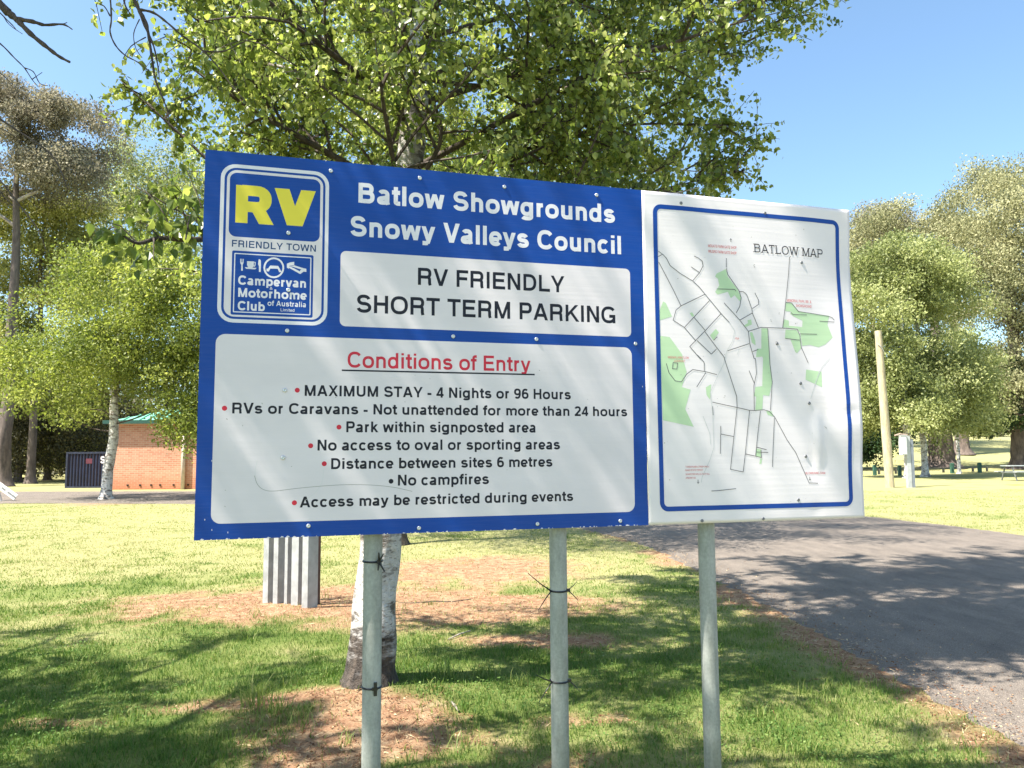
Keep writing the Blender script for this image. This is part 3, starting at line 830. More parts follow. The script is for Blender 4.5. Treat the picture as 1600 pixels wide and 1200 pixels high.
# border
c1, c2, c3, c4 = sp(1019.6, 320.5), sp(1310, 342), sp(1031, 798.5), sp(1334.8, 791.5)
mu0 = (c1[0]+c3[0])/2; mu1 = (c2[0]+c4[0])/2; mv1 = (c1[1]+c2[1])/2; mv0 = (c3[1]+c4[1])/2
def rr_d(k, r):
    out = []
    for (ax, ay), (bx, by), (cx, cy), a in (((mu0+r, mv0+k), (mu1-r, mv0+k), (mu1-r, mv0+r), -90), ((mu1-k, mv0+r), (mu1-k, mv1-r), (mu1-r, mv1-r), 0),
                                            ((mu1-r, mv1-k), (mu0+r, mv1-k), (mu0+r, mv1-r), 90), ((mu0+k, mv1-r), (mu0+k, mv0+r), (mu0+r, mv0+r), 180)):
        n = 56
        out += [(ax+(bx-ax)*i/n, ay+(by-ay)*i/n) for i in range(n)]
        out += [(cx+(r-k)*math.cos(math.radians(a+90*i/6)), cy+(r-k)*math.sin(math.radians(a+90*i/6))) for i in range(6)]
    return out
flat('border', ring(rr_d(0, .032), rr_d(.0168, .032)), M_BLUE, mapp, .0008, wf)
# parks
def park(P):
    q = [sp(*p) for p in P]
    bmx = bmesh.new()
    vs = [bmx.verts.new((u, v, 0)) for u, v in q]
    f = bmx.faces.new(vs)
    bmesh.ops.triangulate(bmx, faces=bmx.faces[:])
    us = [p[0] for p in q]; vv = [p[1] for p in q]
    for lo, hi, no in ((min(us), max(us), (1, 0, 0)), (min(vv), max(vv), (0, 1, 0))):
        k = lo + .02
        while k < hi:
            bmesh.ops.bisect_plane(bmx, geom=bmx.verts[:]+bmx.edges[:]+bmx.faces[:], plane_co=(k*no[0], k*no[1], 0), plane_no=no); k += .02
    out = []
    for f in bmx.faces:
        c = [(v.co.x, v.co.y) for v in f.verts]
        ar = sum(c[i][0]*c[(i+1) % len(c)][1]-c[(i+1) % len(c)][0]*c[i][1] for i in range(len(c)))
        out.append((0, c if ar > 0 else c[::-1]))
    bmx.free()
    return out
parks = [
    [zc(975,520), zc(850,580), zc(830,620), zc(868,650), zc(885,740), zc(830,825), zc(860,860), zc(1000,825), zc(1040,910), zc(1090,870), zc(1160,950), zc(1178,900), zc(1130,790), zc(1000,620)],
    [zd(475,325), zd(540,325), zd(600,370), zd(680,460), zd(900,495), zd(1170,530), zd(1140,670), zd(1215,870), zd(1100,980), zd(990,1025), zd(860,990), zd(730,1005), zd(700,800), zd(655,745), zd(730,745), zd(740,610), zd(600,545), zd(540,500), zd(560,470), zd(465,462)],
    [zd(450,590), zd(520,610), zd(520,690), zd(730,710), zd(730,745), zd(430,715)],
    [zd(470,750), zd(640,755), zd(690,830), zd(700,910), zd(460,890)], [zd(550,912), zd(700,915), zd(715,1040), zd(650,1118), zd(620,1100)],
    [z5(135,870), z5(160,805), z5(180,815), z5(222,908), z5(138,935)],
    [z5(138,1043), z5(205,1052), z5(240,1100), z5(290,1170), z5(300,1215), z6(300,170), z6(268,268), z6(325,285), z6(290,410), z6(345,525), z6(146,482)],
    [z5(842,990), z5(885,992), z6(838,130), z6(855,240), z6(835,325), z6(795,320), z6(790,415), z6(745,418), z6(750,330), z6(738,325), z6(745,268), z6(790,262), z6(795,80), z5(842,1180)],
    [z6(425,270), z6(460,250), z6(452,350), z6(430,320)], [z6(1072,155), z6(1170,170), z6(1172,270), z6(1068,220)], [z6(815,420), z6(850,425), z6(865,460), z6(825,448)],
    [z6(755,665), z6(785,672), z6(782,722), z6(748,712)], [z6(778,728), z6(790,730), z6(785,765), z6(772,765)],
    [z5(485,1040), z5(525,995), z5(545,1020), z5(510,1075)], [z5(745,935), z5(770,930), z5(775,965), z5(725,985), z5(722,970), z5(748,955)],
    [z5(760,1020), z5(778,1018), z5(800,1080), z5(800,1110), z5(775,1090)], [z5(345,885), z5(362,880), z5(378,905), z5(362,910)], [z6(755,20), z6(795,20), z6(795,70), z6(750,75)]]
for P in parks: flat('map_park', park(P), M_GREEN, mapp, .0003, wf)
streets = [
    [z5(128,455), z5(160,478)], [z5(128,492), z5(158,476)], [z5(158,476), z5(185,505), z5(210,555), z5(280,610), z5(365,662), z5(410,705), z5(450,755), z5(560,890), z5(618,952)],
    [z5(130,530), z5(175,615), z5(235,730), z5(285,835)], [z5(450,755), z5(285,835), z5(250,865), z5(230,935), z5(308,985), z5(385,1075)],
    [z5(365,662), z5(412,605), z5(435,560), z5(430,525), z5(405,505), z5(375,490)], [z5(412,605), z5(355,565)],
    [z5(480,800), z5(308,985)], [z5(560,890), z5(450,1010), z5(345,1118), z5(420,1205)], [z5(375,915), z5(450,1003)], [z5(450,1015), z5(520,1110), z5(590,1200), z6(540,72), z6(625,330), z6(628,400)],
    [z5(395,1075), z5(495,1170), z5(530,1135)], [z5(510,1075), z5(535,1050)],
    [z6(415,110), z6(415,165)], [z5(420,1205), z6(372,60), z6(412,105), z6(415,120)],
    [z6(168,115), z6(185,175), z6(225,228), z6(265,235), z6(300,185), z6(340,155), z6(420,168), z6(498,188)], [z6(425,175), z6(365,268)],
    [z5(580,815), z5(640,880), z5(690,935), z5(750,1012), z5(760,1100), z5(790,1200), z6(745,85), z6(752,180), z6(735,260), z6(738,418)],
    [z5(605,1148), z5(755,1098)], [z6(703,162), z6(738,245)], [z5(782,1152), z5(820,1138)],
    [z5(597,520), z5(597,570)], [z5(597,575), z5(608,620), z5(650,680), z5(685,730), z5(700,780), z5(690,840), z5(665,885)],
    [z5(690,737), z5(715,738), z5(740,760), z5(775,860), z5(778,885), z5(820,985)], [z5(778,885), z5(690,935)], [z5(778,855), z5(822,825), z5(820,795), z5(795,745)],
    [z5(750,1012), z5(840,985), z5(985,990), z5(1090,998), z5(1108,1040), z5(1118,1130), z6(1045,20), z6(1085,112)],
    [z5(1045,490), z5(1038,500), z5(1030,620), z5(1010,800), z5(988,990)], [z5(1010,812), z5(1050,815), z5(1100,875), z5(1180,885), z5(1310,905), z5(1340,915), z5(1355,932)],
    [z5(885,992), z5(900,1200), z6(840,120), z6(855,235), z6(842,420)], [z5(1250,940), z5(1355,946)], [z5(1045,880), z5(1060,895), z5(1160,898)], [z5(1110,1030), z5(1230,1032)], [z5(1008,1062), z5(1108,1074)],
    [z5(530,718), z5(655,722), z5(665,735)],
    [z6(468,366), z6(628,400), z6(705,418), z6(740,420), z6(800,415), z6(835,425), z6(870,462), z6(950,610), z6(1005,690), z6(1060,815), z6(1092,888)], [z6(1092,888), z6(1150,890)],
    [z6(628,400), z6(608,590), z6(585,800), z6(668,817), z6(682,700), z6(708,420)], [z6(778,422), z6(765,540), z6(748,712)], [z6(682,700), z6(785,724), z6(782,675)], [z6(755,657), z6(817,673)], [z6(755,688), z6(828,691)],
    [z6(868,470), z6(862,600), z6(855,785)], [z6(522,520), z6(522,572), z6(608,588)], [z6(521,575), z6(518,700)], [z6(470,393), z6(472,450)], [z6(460,940), z6(500,938), z6(620,925)],
    [z6(208,150), z6(212,110), z6(242,114), z6(236,152), z6(208,150)]]
faint = [[z6(625,60), z6(640,20)], [z5(620,955), z5(655,1010), z5(640,1080), z5(600,1150), z6(540,120), z6(505,190), z6(455,300), z6(460,360), z6(470,450), z6(476,660), z6(450,740), z6(400,850), z6(395,885)],
         [z6(1225,80), z6(1170,145), z6(1130,240), z6(1100,345)], [z6(405,455), z6(450,570), z6(455,640)], [z5(730,740), z5(760,820)], [z6(1160,160), z6(1125,260)]]
sl = []
for k, P in enumerate(streets):
    for q in stroke_quads(resample([sp(*p) for p in P], .012), .00125): sl.append((k, list(q)))
flat('map_streets', sl, M_GREY, mapp, .0008, wf)
sl = []
for k, P in enumerate(faint):
    for q in stroke_quads(resample([sp(*p) for p in P], .012), .0010): sl.append((k, list(q)))
flat('map_creek', sl, M_LGREY, mapp, .0007, wf)
line_text('BATLOW MAP', z5(785, 463), z5(1276, 492), 13.2, M_BLACK, mapp, .115, w=.0009, slab=True, warp=wf, track=.08)
for body, a, b, cap in (('MOUATS FARM GATE SHOP', z5(472,427), z5(668,437), 4.2), ('WILGRO FARM GATE SHOP', z5(472,465), z5(668,475), 4.2),
                        ('MEMORIAL PARK, BBQ &', z5(1018,806), z5(1193,813), 4.0), ('SHOWGROUND', z5(1082,842), z5(1195,850), 4.0),
                        ('WEEMALA/BATLOW', z6(178,82), z6(315,84), 3.4), ('LOOKOUT', z6(220,106), z6(290,108), 3.4), ('IGA', z5(660,1068), z5(684,1069), 3.0),
                        ('BLOWERING DAM', z6(1070,832), z6(1196,829), 3.4)):
    line_text(body, a, b, cap, M_PINK, mapp, .15, w=.0009, warp=wf)
for body, a, b in (('TUMBARUMBA CREEK WALK', z6(292,789), z6(447,787)), ('BAGO STATE FOREST', z6(292,811), z6(406,809)), ('SUGAR PINE WALK & PILOT HILL', z6(294,837), z6(450,834)), ('ARBORETUM', z6(294,861), z6(358,860))):
    line_text(body, a, b, 2.6, M_PINK, mapp, .14, w=.0009, warp=wf)
def arrow(c, up, s=.007):
    u, v = sp(*c); k = 1 if up else -1
    flat('map_arrow', [(0, [(u-.0011, v-k*s), (u+.0011, v-k*s), (u+.0011, v+k*s*.6), (u-.0011, v+k*s*.6)][::k]), (1, [(u-s*.75, v+k*s*.1), (u, v+k*s*.5), (u+s*.75, v+k*s*.1), (u, v+k*s*1.1)][::k])], M_GREY, mapp, .001, wf)
arrow(z5(629,380), True); arrow(z5(598,512), True, .004); arrow(z6(374,880), False); arrow(z6(1097,860), False)
sl = []
for k in range(40):
    u, v = SW+.03+rs.random()*.83, .03+rs.random()*1.14; s = .0008+.0012*rs.random()**2
    sl.append((k, [(u+s*math.cos(j*1.05), v+s*math.sin(j*1.05)) for j in range(6)]))
for k in range(20):
    p = rs.choice([zd(640,650), zd(240,610), zd(380,500), zd(340,960), z5(785,555), z6(543,330), z6(1005,30), z6(1190,535)])
    u, v = sp(*p); u += rs.gauss(0, .003); v += rs.gauss(0, .004); s = .001+.001*rs.random()
    sl.append((k, [(u+s*math.cos(j*1.05), v+s*1.6*math.sin(j*1.05)) for j in range(6)]))
o = flat('dirt_speck', sl, M_SCR, mapp, .0011, wf); o['kind'] = 'stuff'

# rivets
RIV = [(517,267),(656,278.3),(788,292),(932,305),(450.7,364),(450.7,453.3),(448.7,516.7),(708,525.6),(838,530),(992.7,537),(445,609.7),(442,715),(482,821.6),(654.5,825),(839.6,818.5),(969,813.8),
       (1063.7,317.5),(1195,333),(1253,410),(1214,537),(1250.6,599),(1264,630),(1259,713),(1247,781),(1097,813.7),(1192.6,810.6)]
M_RIV = simple('rivet_metal', (0.62, 0.63, 0.66), 0.35, 0.6, 0.1, 30)
M_RIVD = simple('dull_rivet_metal', (0.20, 0.20, 0.21), 0.5, 0.6, 0.2, 30)
def rivet_mesh(mat, r):
    mb = MB(); n = 10
    prof = [(1.0, 0), (1.0, .14), (.8, .3), (.45, .42), (.42, .30), (.0, .26)]
    for R, w in prof:
        for k in range(n): mb.v.append((r*R*math.cos(k*6.2832/n), -r*w*1.2, r*R*math.sin(k*6.2832/n)))
    for i in range(len(prof)-1):
        for k in range(n):
            a, b = i*n+k, i*n+(k+1) % n; mb.f.append((a, b, b+n, a+n))
    me = bpy.data.meshes.new('rivet'); me.from_pydata(mb.v, [], mb.f); me.materials.append(mat); me.polygons.foreach_set('use_smooth', [True]*len(me.polygons)); return me
rv1, rv2 = rivet_mesh(M_RIV, .0068), rivet_mesh(M_RIVD, .0062)
for k, p in enumerate(RIV):
    u, v = sp(*p); on_map = u > SW
    o = bpy.data.objects.new('rivet', rv2 if on_map else rv1); C.objects.link(o)
    o.parent = mapp if on_map else panel
    o.location = L3(u, v, (warp(u, v)+.0008) if on_map else .0013)

# rails and posts
M_RAIL = simple('galvanised_rail', (0.45, 0.46, 0.47), 0.5, 0.7, 0.15, 12)
for v in (.045, .60, 1.15):
    mb = MB(); mb.box((-.15, .022, SO.z+v), (SW+MW-.36, .024, .040)); mb.build('rail', M_RAIL, sign)
m, nt, N, L, b = newmat('galvanised_pipe')
n1 = noise(nt, 11, 6, 0.75, stretch=(1, 1, .30)); n2 = noise(nt, 90, 3, 0.6); n3 = noise(nt, 2.5, 3, .5)
c = ramp(nt, n1, [(0.3, (0.20, 0.215, 0.20)), (0.5, (0.31, 0.325, 0.305)), (0.72, (0.44, 0.455, 0.43))])
c = mixc(nt, 0.35, c, ramp(nt, n2, [(0.3, 0.62), (0.7, 1.2)]), 'MULTIPLY')
L.new(c, b.inputs['Base Color']); b.inputs['Metallic'].default_value = 0.25
L.new(ramp(nt, n1, [(0.2, 0.5), (0.8, 0.68)]), b.inputs['Roughness']); bump(nt, b, n2, 0.15, 0.002)
M_GALV = m
M_TIE = simple('black_plastic', (0.012, 0.012, 0.013), 0.4, 0.0, 0.1, 20)
def cable_tie(post, px, py, uc, kind):
    z = SO.z + sp(px, py)[1]
    # correct for the post standing behind the sheet
    d = ray(px, py); t = ((SO - snor*.062) - EYE).dot(snor)/d.dot(snor); z = (EYE + d*t).z
    mb = MB(); R = .0312
    pts = [(uc-U0+R*math.cos(a), .062+R*math.sin(a), z+.0012*math.sin(a)) for a in [k*6.2832/22 for k in range(23)]]
    mb.tube(pts, .0032, 5, cap=False)
    if kind == 'knot':
        x = uc-U0+.016
        mb.box((x, .031, z), (.012, .008, .012))
        for dx, dz in ((.013, .026), (.017, -.030), (-.002, .030), (-.004, -.026)):
            mb.tube([(x, .029, z), (x+dx*.6, .022, z+dz*.6), (x+dx, .020, z+dz)], [.0035, .003, .002], 4)
    elif kind == 'cross':
        x = uc-U0+.008
        mb.box((x, .029, z-.001), (.010, .008, .040)); mb.box((x-.002, .028, z), (.018, .008, .008))
    else:
        for sx, dx, dz, L_ in ((-1, -.085, .065, 1), (-1, -.050, -.060, 1), (1, .030, .028, 1), (1, .034, -.036, 1)):
            if kind == 'tails_low' and sx == -1 and dz > 0: dz = .030; dx = -.060
            if kind == 'tails_low' and sx == 1 and dz > 0: continue
            x = uc-U0+sx*.030
            mb.tube([(x, .052, z), (x+dx*.5, .045, z+dz*.45), (x+dx, .042, z+dz)], [.0026, .0018, .0011], 4)
        mb.box((uc-U0+.028, .045, z+.001), (.014, .010, .010))
    return mb.build('cable_tie', M_TIE, post)
for (px, py, ties) in ((583, 838, ((583, 876, 'knot'), (581, 1072, 'cross'))), (871.5, 826, ((871.5, 922, 'tails'), (871.5, 1063, 'tails_low'))), (1103, 820, ())):
    d = ray(px, py); t = ((SO - snor*.062) - EYE).dot(snor)/d.dot(snor); uc = (EYE + d*t - SO).dot(sdir)
    mb = MB(); zt = SO.z+SH-.03
    mb.tube([(uc-U0, .062, -0.05), (uc-U0, .062, .6), (uc-U0, .062, 1.2), (uc-U0, .062, zt)], .0302, 28)
    post = mb.build('post', M_GALV, sign, smooth=True)
    for p in post.data.polygons:
        if len(p.vertices) > 4: p.use_smooth = False
    for a, b_, k in ties: cable_tie(post, a, b_, uc, k)
# ------------------------------------------------------------------ trees
def birch_bark(name, dark_base):
    m, nt, N, L, b = newmat(name)
    n1 = noise(nt, 5.0, 5, 0.65, stretch=(1, 1, 3.2)); n2 = noise(nt, 22, 4, 0.6, stretch=(1, 1, 5)); n3 = noise(nt, 30, 5, 0.7)
    nbig = noise(nt, 2.6, 4, 0.65, stretch=(1, 1, 0.9))
    c = ramp(nt, n3, [(0.3, (0.50, 0.47, 0.45)), (0.7, (0.74, 0.71, 0.69))])
    c = mixc(nt, ramp(nt, n1, [(0.50, 0.0), (0.60, 1.0)]), c, (0.16, 0.13, 0.11))
    c = mixc(nt, ramp(nt, n2, [(0.58, 0.0), (0.66, 0.85)]), c, (0.10, 0.085, 0.075))
    c = mixc(nt, ramp(nt, nbig, [(0.53, 0.0), (0.63, 0.85)]), c, (0.09, 0.075, 0.06))
    if dark_base is not None:
        tc = nd(nt, 'ShaderNodeTexCoord'); sx = nd(nt, 'ShaderNodeSeparateXYZ'); L.new(tc.outputs['Object'], sx.inputs[0])
        ad = nd(nt, 'ShaderNodeMath', operation='MULTIPLY_ADD'); L.new(n1, ad.inputs[0]); ad.inputs[1].default_value = -dark_base*1.6; L.new(sx.outputs['Z'], ad.inputs[2])
        mr = nd(nt, 'ShaderNodeMapRange'); L.new(ad.outputs[0], mr.inputs[0]); mr.inputs[1].default_value = -dark_base*.42; mr.inputs[2].default_value = dark_base*.02
        mr.inputs[3].default_value = 1; mr.inputs[4].default_value = 0
        fiss = ramp(nt, noise(nt, 26, 5, 0.7, stretch=(1, 1, .35)), [(0.38, (0.016, 0.012, 0.010)), (0.66, (0.105, 0.080, 0.064))])
        c = mixc(nt, mr.outputs[0], c, fiss)
    L.new(c, b.inputs['Base Color']); b.inputs['Roughness'].default_value = 0.75
    bump(nt, b, n3, 0.9, 0.03)
    return m
def barkmat(name, c1, c2, s=12):
    m, nt, N, L, b = newmat(name)
    n1 = noise(nt, s, 5, 0.7, stretch=(1, 1, .3))
    L.new(ramp(nt, n1, [(0.35, c1), (0.65, c2)]), b.inputs['Base Color']); b.inputs['Roughness'].default_value = 0.9
    bump(nt, b, n1, 0.8, 0.03); return m
BB = birch_bark('birch_bark', 0.62)
BBF = birch_bark('birch_bark_smooth', None)
TWIG = barkmat('twig_bark', (0.035, 0.025, 0.022), (0.11, 0.085, 0.07), 25)
PTWIG = barkmat('pale_twig_bark', (0.14, 0.11, 0.09), (0.42, 0.38, 0.34), 14)
EB = barkmat('gum_bark', (0.06, 0.045, 0.04), (0.17, 0.13, 0.11), 5)
EBL = barkmat('pale_gum_bark', (0.22, 0.18, 0.15), (0.50, 0.44, 0.38), 4)
LEAF_B = leafmat('birch_leaf', [(0.0, (0.085, 0.125, 0.032)), (0.5, (0.215, 0.265, 0.062)), (0.85, (0.37, 0.42, 0.12)), (1.0, (0.50, 0.52, 0.19))], 0.52, 0.38, 0.5)
LEAF_Y = leafmat('spring_leaf', [(0.0, (0.11, 0.145, 0.032)), (0.5, (0.235, 0.275, 0.062)), (1.0, (0.42, 0.44, 0.135))], 0.45, 0.5, 0.3)
LEAF_M = leafmat('mid_green_leaf', [(0.0, (0.125, 0.150, 0.055)), (0.5, (0.29, 0.32, 0.125)), (1.0, (0.50, 0.51, 0.26))], 0.45, 0.5, 0.3)
LEAF_E = leafmat('gum_leaf', [(0.0, (0.13, 0.135, 0.065)), (0.5, (0.31, 0.305, 0.165)), (1.0, (0.48, 0.45, 0.27))], 0.3, 0.7, 0.15)
LEAF_P = leafmat('brown_gum_leaf', [(0.0, (0.110, 0.098, 0.072)), (0.5, (0.250, 0.225, 0.160)), (1.0, (0.40, 0.36, 0.26))], 0.3, 0.7, 0.15)
LEAF_W = leafmat('wattle_leaf', [(0.0, (0.12, 0.135, 0.035)), (0.5, (0.29, 0.295, 0.085)), (1.0, (0.47, 0.45, 0.17))], 0.35, 0.5, 0.25)
LEAF_D = leafmat('dark_needle', [(0.0, (0.018, 0.040, 0.018)), (0.5, (0.035, 0.070, 0.026)), (1.0, (0.075, 0.125, 0.035))], 0.2, 0.5, 0.3)
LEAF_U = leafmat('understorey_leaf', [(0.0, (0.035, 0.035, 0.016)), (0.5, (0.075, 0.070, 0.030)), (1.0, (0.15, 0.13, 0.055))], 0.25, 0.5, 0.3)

def leaf_cloud(name, P, size, mat, parent, tint, rng, droop=0.5, aspect=0.72, ovate=False):
    n = len(P)
    ax = rng.normal(size=(n, 3)); ax[:, 2] -= droop*2.2
    ax /= np.linalg.norm(ax, axis=1)[:, None] + 1e-9
    q = rng.normal(size=(n, 3)); sd_ = np.cross(ax, q); sd_ /= np.linalg.norm(sd_, axis=1)[:, None] + 1e-9
    nr = np.cross(ax, sd_)
    s = (size*(0.6 + 0.7*rng.random(n)))[:, None]
    w = s*aspect*0.5
    fold = nr*s*0.10
    b = P - ax*s*0.5
    if ovate:
        V = np.stack([b, b+ax*s*.28+sd_*w+fold, b+ax*s*.62+sd_*w*.72+fold, b+ax*s, b+ax*s*.62-sd_*w*.72+fold, b+ax*s*.28-sd_*w+fold], 1)
        return np_mesh(name, V.reshape(-1, 3), 6, mat, parent, tint, [(0, 1, 2, 3), (0, 3, 4, 5)])
    V = np.stack([b, b+ax*s*.45+sd_*w+fold, b+ax*s, b+ax*s*.45-sd_*w+fold], 1)
    return np_mesh(name, V.reshape(-1, 3), 4, mat, parent, tint, [(0, 1, 2), (0, 2, 3)])

def grow(rng, p, d, L, r0, r1, n, wob, grav):
    p = Vector(p); d = Vector(d).normalized(); pts = [p.copy()]; rad = [r0]
    for i in range(n):
        d = d + Vector((rng.gauss(0, wob), rng.gauss(0, wob), rng.gauss(0, wob) + grav))
        d.normalize(); p = p + d*(L/n); pts.append(p.copy()); rad.append(r0 + (r1-r0)*(i+1)/n)
    return pts, rad, d
def along(pts, t):
    f = t*(len(pts)-1); i = min(int(f), len(pts)-2); k = f-i
    return pts[i].lerp(pts[i+1], k), (pts[i+1]-pts[i]).normalized()
def side(rng, d, ang):
    a = d.orthogonal().normalized(); a.rotate(Matrix.Rotation(rng.random()*6.283, 3, d))
    return (d*math.cos(ang) + a*math.sin(ang)).normalized()

def leafy_limb(rng, pts, rad, nsub, ntw, nlf, twigs, anchors, sub_len, tw_len, t0=0.22, droop=-0.10, keep=None):
    for k in range(nsub):
        t = t0 + (1-t0)*(k+rng.random())/nsub
        q, d = along(pts, t)
        sd2 = side(rng, d, math.radians(rng.uniform(30, 65))); sd2.z = sd2.z*0.6 + 0.05
        if keep and not keep(q + sd2*sub_len*1.25, -18): continue
        SL = sub_len*(1.15-.55*t)*rng.uniform(.7, 1.25)
        sp_, sr, _ = grow(rng, q, sd2, SL, .011, .004, 4, .12, -0.04)
        twigs.append((sp_, sr, 4))
        for j in range(ntw):
            tt = .12 + .88*(j+rng.random())/ntw
            q2, d2 = along(sp_, tt)
            td = side(rng, d2, math.radians(rng.uniform(25, 75)))
            TL = tw_len*rng.uniform(.6, 1.3)
            tp, tr, _ = grow(rng, q2, td, TL, .0035, .0015, 3, .15, droop)
            if keep and not keep(tp[-1], 28): continue
            twigs.append((tp, tr, 3))
            for m_ in range(nlf):
                u = .05 + .95*rng.random(); a, _ = along(tp, min(u, .999))
                anchors.append((a.x + rng.gauss(0, .025), a.y + rng.gauss(0, .025), a.z + rng.gauss(0, .022) - .015, q2.x*3.1+q2.y*1.7+q2.z*2.3))
def root_flare(z0, h, amt, k=5, ph=0.6):
    def f(t, an, z):
        e = max(0.0, 1-(z-z0)/h)
        return 1 + amt*e*e*(0.75+0.35*math.cos(k*an+ph)+.2*math.cos(2*an+1.3)) + .04*math.sin(3*an+z*9) + .03*math.sin(5*an-z*14)
    return f

def main_birch():
    rng = random.Random(11); nr = np.random.default_rng(11)
    bx, by = -0.885, 5.04
    t = empty('birch_tree', (bx, by, 0)); o_ = Vector((bx, by, 0))
    tag(t, 'large white barked birch standing right behind the sign, its green crown filling the top', 'tree')
    T = [W(574, 1085, 5.04), W(577, 1062, 5.04), W(579, 1035, 5.04), W(583, 1000, 5.04), W(586, 940, 5.04), W(591, 880, 5.04), W(596, 830, 5.04), W(603, 740, 5.04), W(612, 600, 5.05), W(624, 430, 5.06), W(637, 270, 5.07), W(648, 180, 5.08), W(652, 100, 5.10), W(664, 0, 5.12)]
    top = T[-1]
    for k in range(1, 9): T.append(top + Vector((.05*math.sin(k)+.02*k, .03*k, .93*k)))
    R = [.182, .166, .152, .146, .134, .131, .131, .124, .112, .10, .092, .088, .082, .078, .070, .062, .054, .045, .036, .027, .018, .010]
    T = [p - o_ for p in T]
    # refine trunk path
    arr = catmull([tuple(p)+(r,) for p, r in zip(T, R)], 5)
    mb = MB(); mb.tube([Vector(a[:3]) for a in arr], [a[3] for a in arr], 26, rfun=root_flare(0.0, .20, .36, 5, .2))
    mb.build('trunk', BB, t, smooth=True)
    def at_h(h):
        for a, b in zip(arr[:-1], arr[1:]):
            if a[2] <= h <= b[2]:
                k = (h-a[2])/(b[2]-a[2]+1e-9); return Vector(a[:3]).lerp(Vector(b[:3]), k), a[3]
        return Vector(arr[-1][:3]), arr[-1][3]
    twigs, anch = [], []
    def keep(p, slack=0):
        y = p.y + by; x = p.x + bx; z = p.z
        if y < 3.35: return False
        if y < 5.0 and slack == 28:
            c_ = cam.matrix_world.to_3x3().transposed() @ (Vector((x, y, z)) - EYE); ax_ = 800 - FPX*c_.x/c_.z; ay_ = 600 + FPX*c_.y/c_.z
            if 45 < ay_ < 262 and 612 < ax_ < 690 and rng.random() < .72: return False
        d = Vector((x, y, z)) - EYE
        # leave open sky right of the measured outline of the crown
        c = cam.matrix_world.to_3x3().transposed() @ d
        if c.z >= 0: return True
        px = 800 - FPX*c.x/c.z; py = 600 + FPX*c.y/c.z
        if -60 < py < 330:
            lim = np.interp(py, [-60, 0, 60, 110, 200, 300, 330], [1415, 1355, 1285, 1190, 1240, 1225, 1175])
            if px > lim + slack: return False
            lo = np.interp(py, [-60, 0, 60, 130, 200, 300], [170, 215, 160, 125, 170, 150])
            if px < lo - slack: return False
        elif py >= 330 and (px > 1150 or px < 165 or (px < 320 and py > 440)): return False
        return True
    n = 66
    for i in range(n):
        h = 2.55 + 9.6*(i/(n-1))**0.95
        p, r = at_h(h)
        az = i*2.39996 + rng.gauss(0, .25)
        L = float(np.interp(h, [2.5, 4, 7.0, 10, 12.2], [2.3, 2.75, 3.0, 2.4, 1.0]))*rng.uniform(.85, 1.12)
        el = math.radians(rng.uniform(12, 34) if h < 5 else rng.uniform(28, 50))
        d = Vector((math.cos(az)*math.cos(el), math.sin(az)*math.cos(el), math.sin(el)))
        if d.x > .3: L *= 1.13 if h < 5 else 1.3
        if d.y > .3 and h > 4.5: L *= 1.25
        if d.y < -.4: L *= .68
        pts, rad, _ = grow(rng, p, d, L, min(.025, r*.5), .006, 7, .07, -.015)
        while len(pts) > 3 and not keep(pts[-1], -35): pts.pop(); rad.pop()
        rad[-1] = .0018; rad[-2] *= .7
        m = MB(); m.tube(pts, rad, 8); m.build('limb', TWIG if i % 3 else PTWIG, t, smooth=True)
        leafy_limb(rng, pts, rad, 15 if h < 7 else 13, 8, 32 if h < 6.0 else 24, twigs, anch, .85, .34, keep=keep)
    # limbs read off the photograph
    for a, b, c, sub in ((W(600, 520, 5.0), W(330, 255, 4.8), W(165, 105, 4.6), 9), (W(640, 420, 5.0), W(900, 330, 5.2), W(1165, 265, 5.4), 12), (W(650, 300, 5.0), W(940, 200, 5.1), W(1215, 200, 5.3), 12),
                         (W(655, 120, 5.1), W(900, 70, 5.1), W(1225, 95, 5.3), 11), (W(660, 60, 5.1), W(980, -10, 5.1), W(1325, 10, 5.2), 13), (W(600, 560, 5.0), W(430, 420, 4.9), W(200, 285, 4.9), 10),
                         (W(640, 330, 5.0), W(470, 200, 5.2), W(400, 60, 5.3), 10), (W(640, 300, 5.0), W(690, 200, 4.7), W(610, 40, 4.5), 9),
                         (W(650, 120, 5.0), W(780, 130, 4.8), W(900, 40, 4.7), 10), (W(640, 300, 5.0), W(780, 260, 4.8), W(930, 190, 4.8), 9)):
        q = [Vector(v[:3]) - o_ for v in catmull([tuple(a), tuple(b), tuple(c)], 5)]
        
        while len(q) > 4 and not keep(q[-1], -30): q.pop()
        rad = list(np.linspace(.022, .0016, len(q)))
        m = MB(); m.tube(q, rad, 8); m.build('limb', TWIG, t, smooth=True)
        leafy_limb(rng, q, rad, sub+3, 7, 24, twigs, anch, .55, .26, t0=.3, keep=keep)
    m = MB()
    for p, r, k in twigs: m.tube(p, r, k, cap=False)
    o = m.build('twigs', TWIG, t); o['kind'] = 'stuff'
    A = np.array(anch)
    tint = np.clip(0.45 + 0.22*np.sin(A[:, 3]*2.3) + 0.25*nr.normal(size=len(A)), 0, 1)
    tint[nr.random(len(A)) < .03] = 1.0
    up = A[:, 2] > 5.3
    o = leaf_cloud('foliage', A[~up, :3], .0385, LEAF_B, t, tint[~up], nr, .55, .80, ovate=True); o['kind'] = 'stuff'
    o = leaf_cloud('foliage', A[up, :3], .068, LEAF_B, t, tint[up], nr, .55, .80); o['kind'] = 'stuff'
    # close branch with large leaves left of the sign: every leaf a part
    P0 = [W(520, 352, 4.4), W(420, 362, 4.0), W(310, 374, 3.75), W(250, 372, 3.68), W(215, 380, 3.6), W(190, 366, 3.55)]
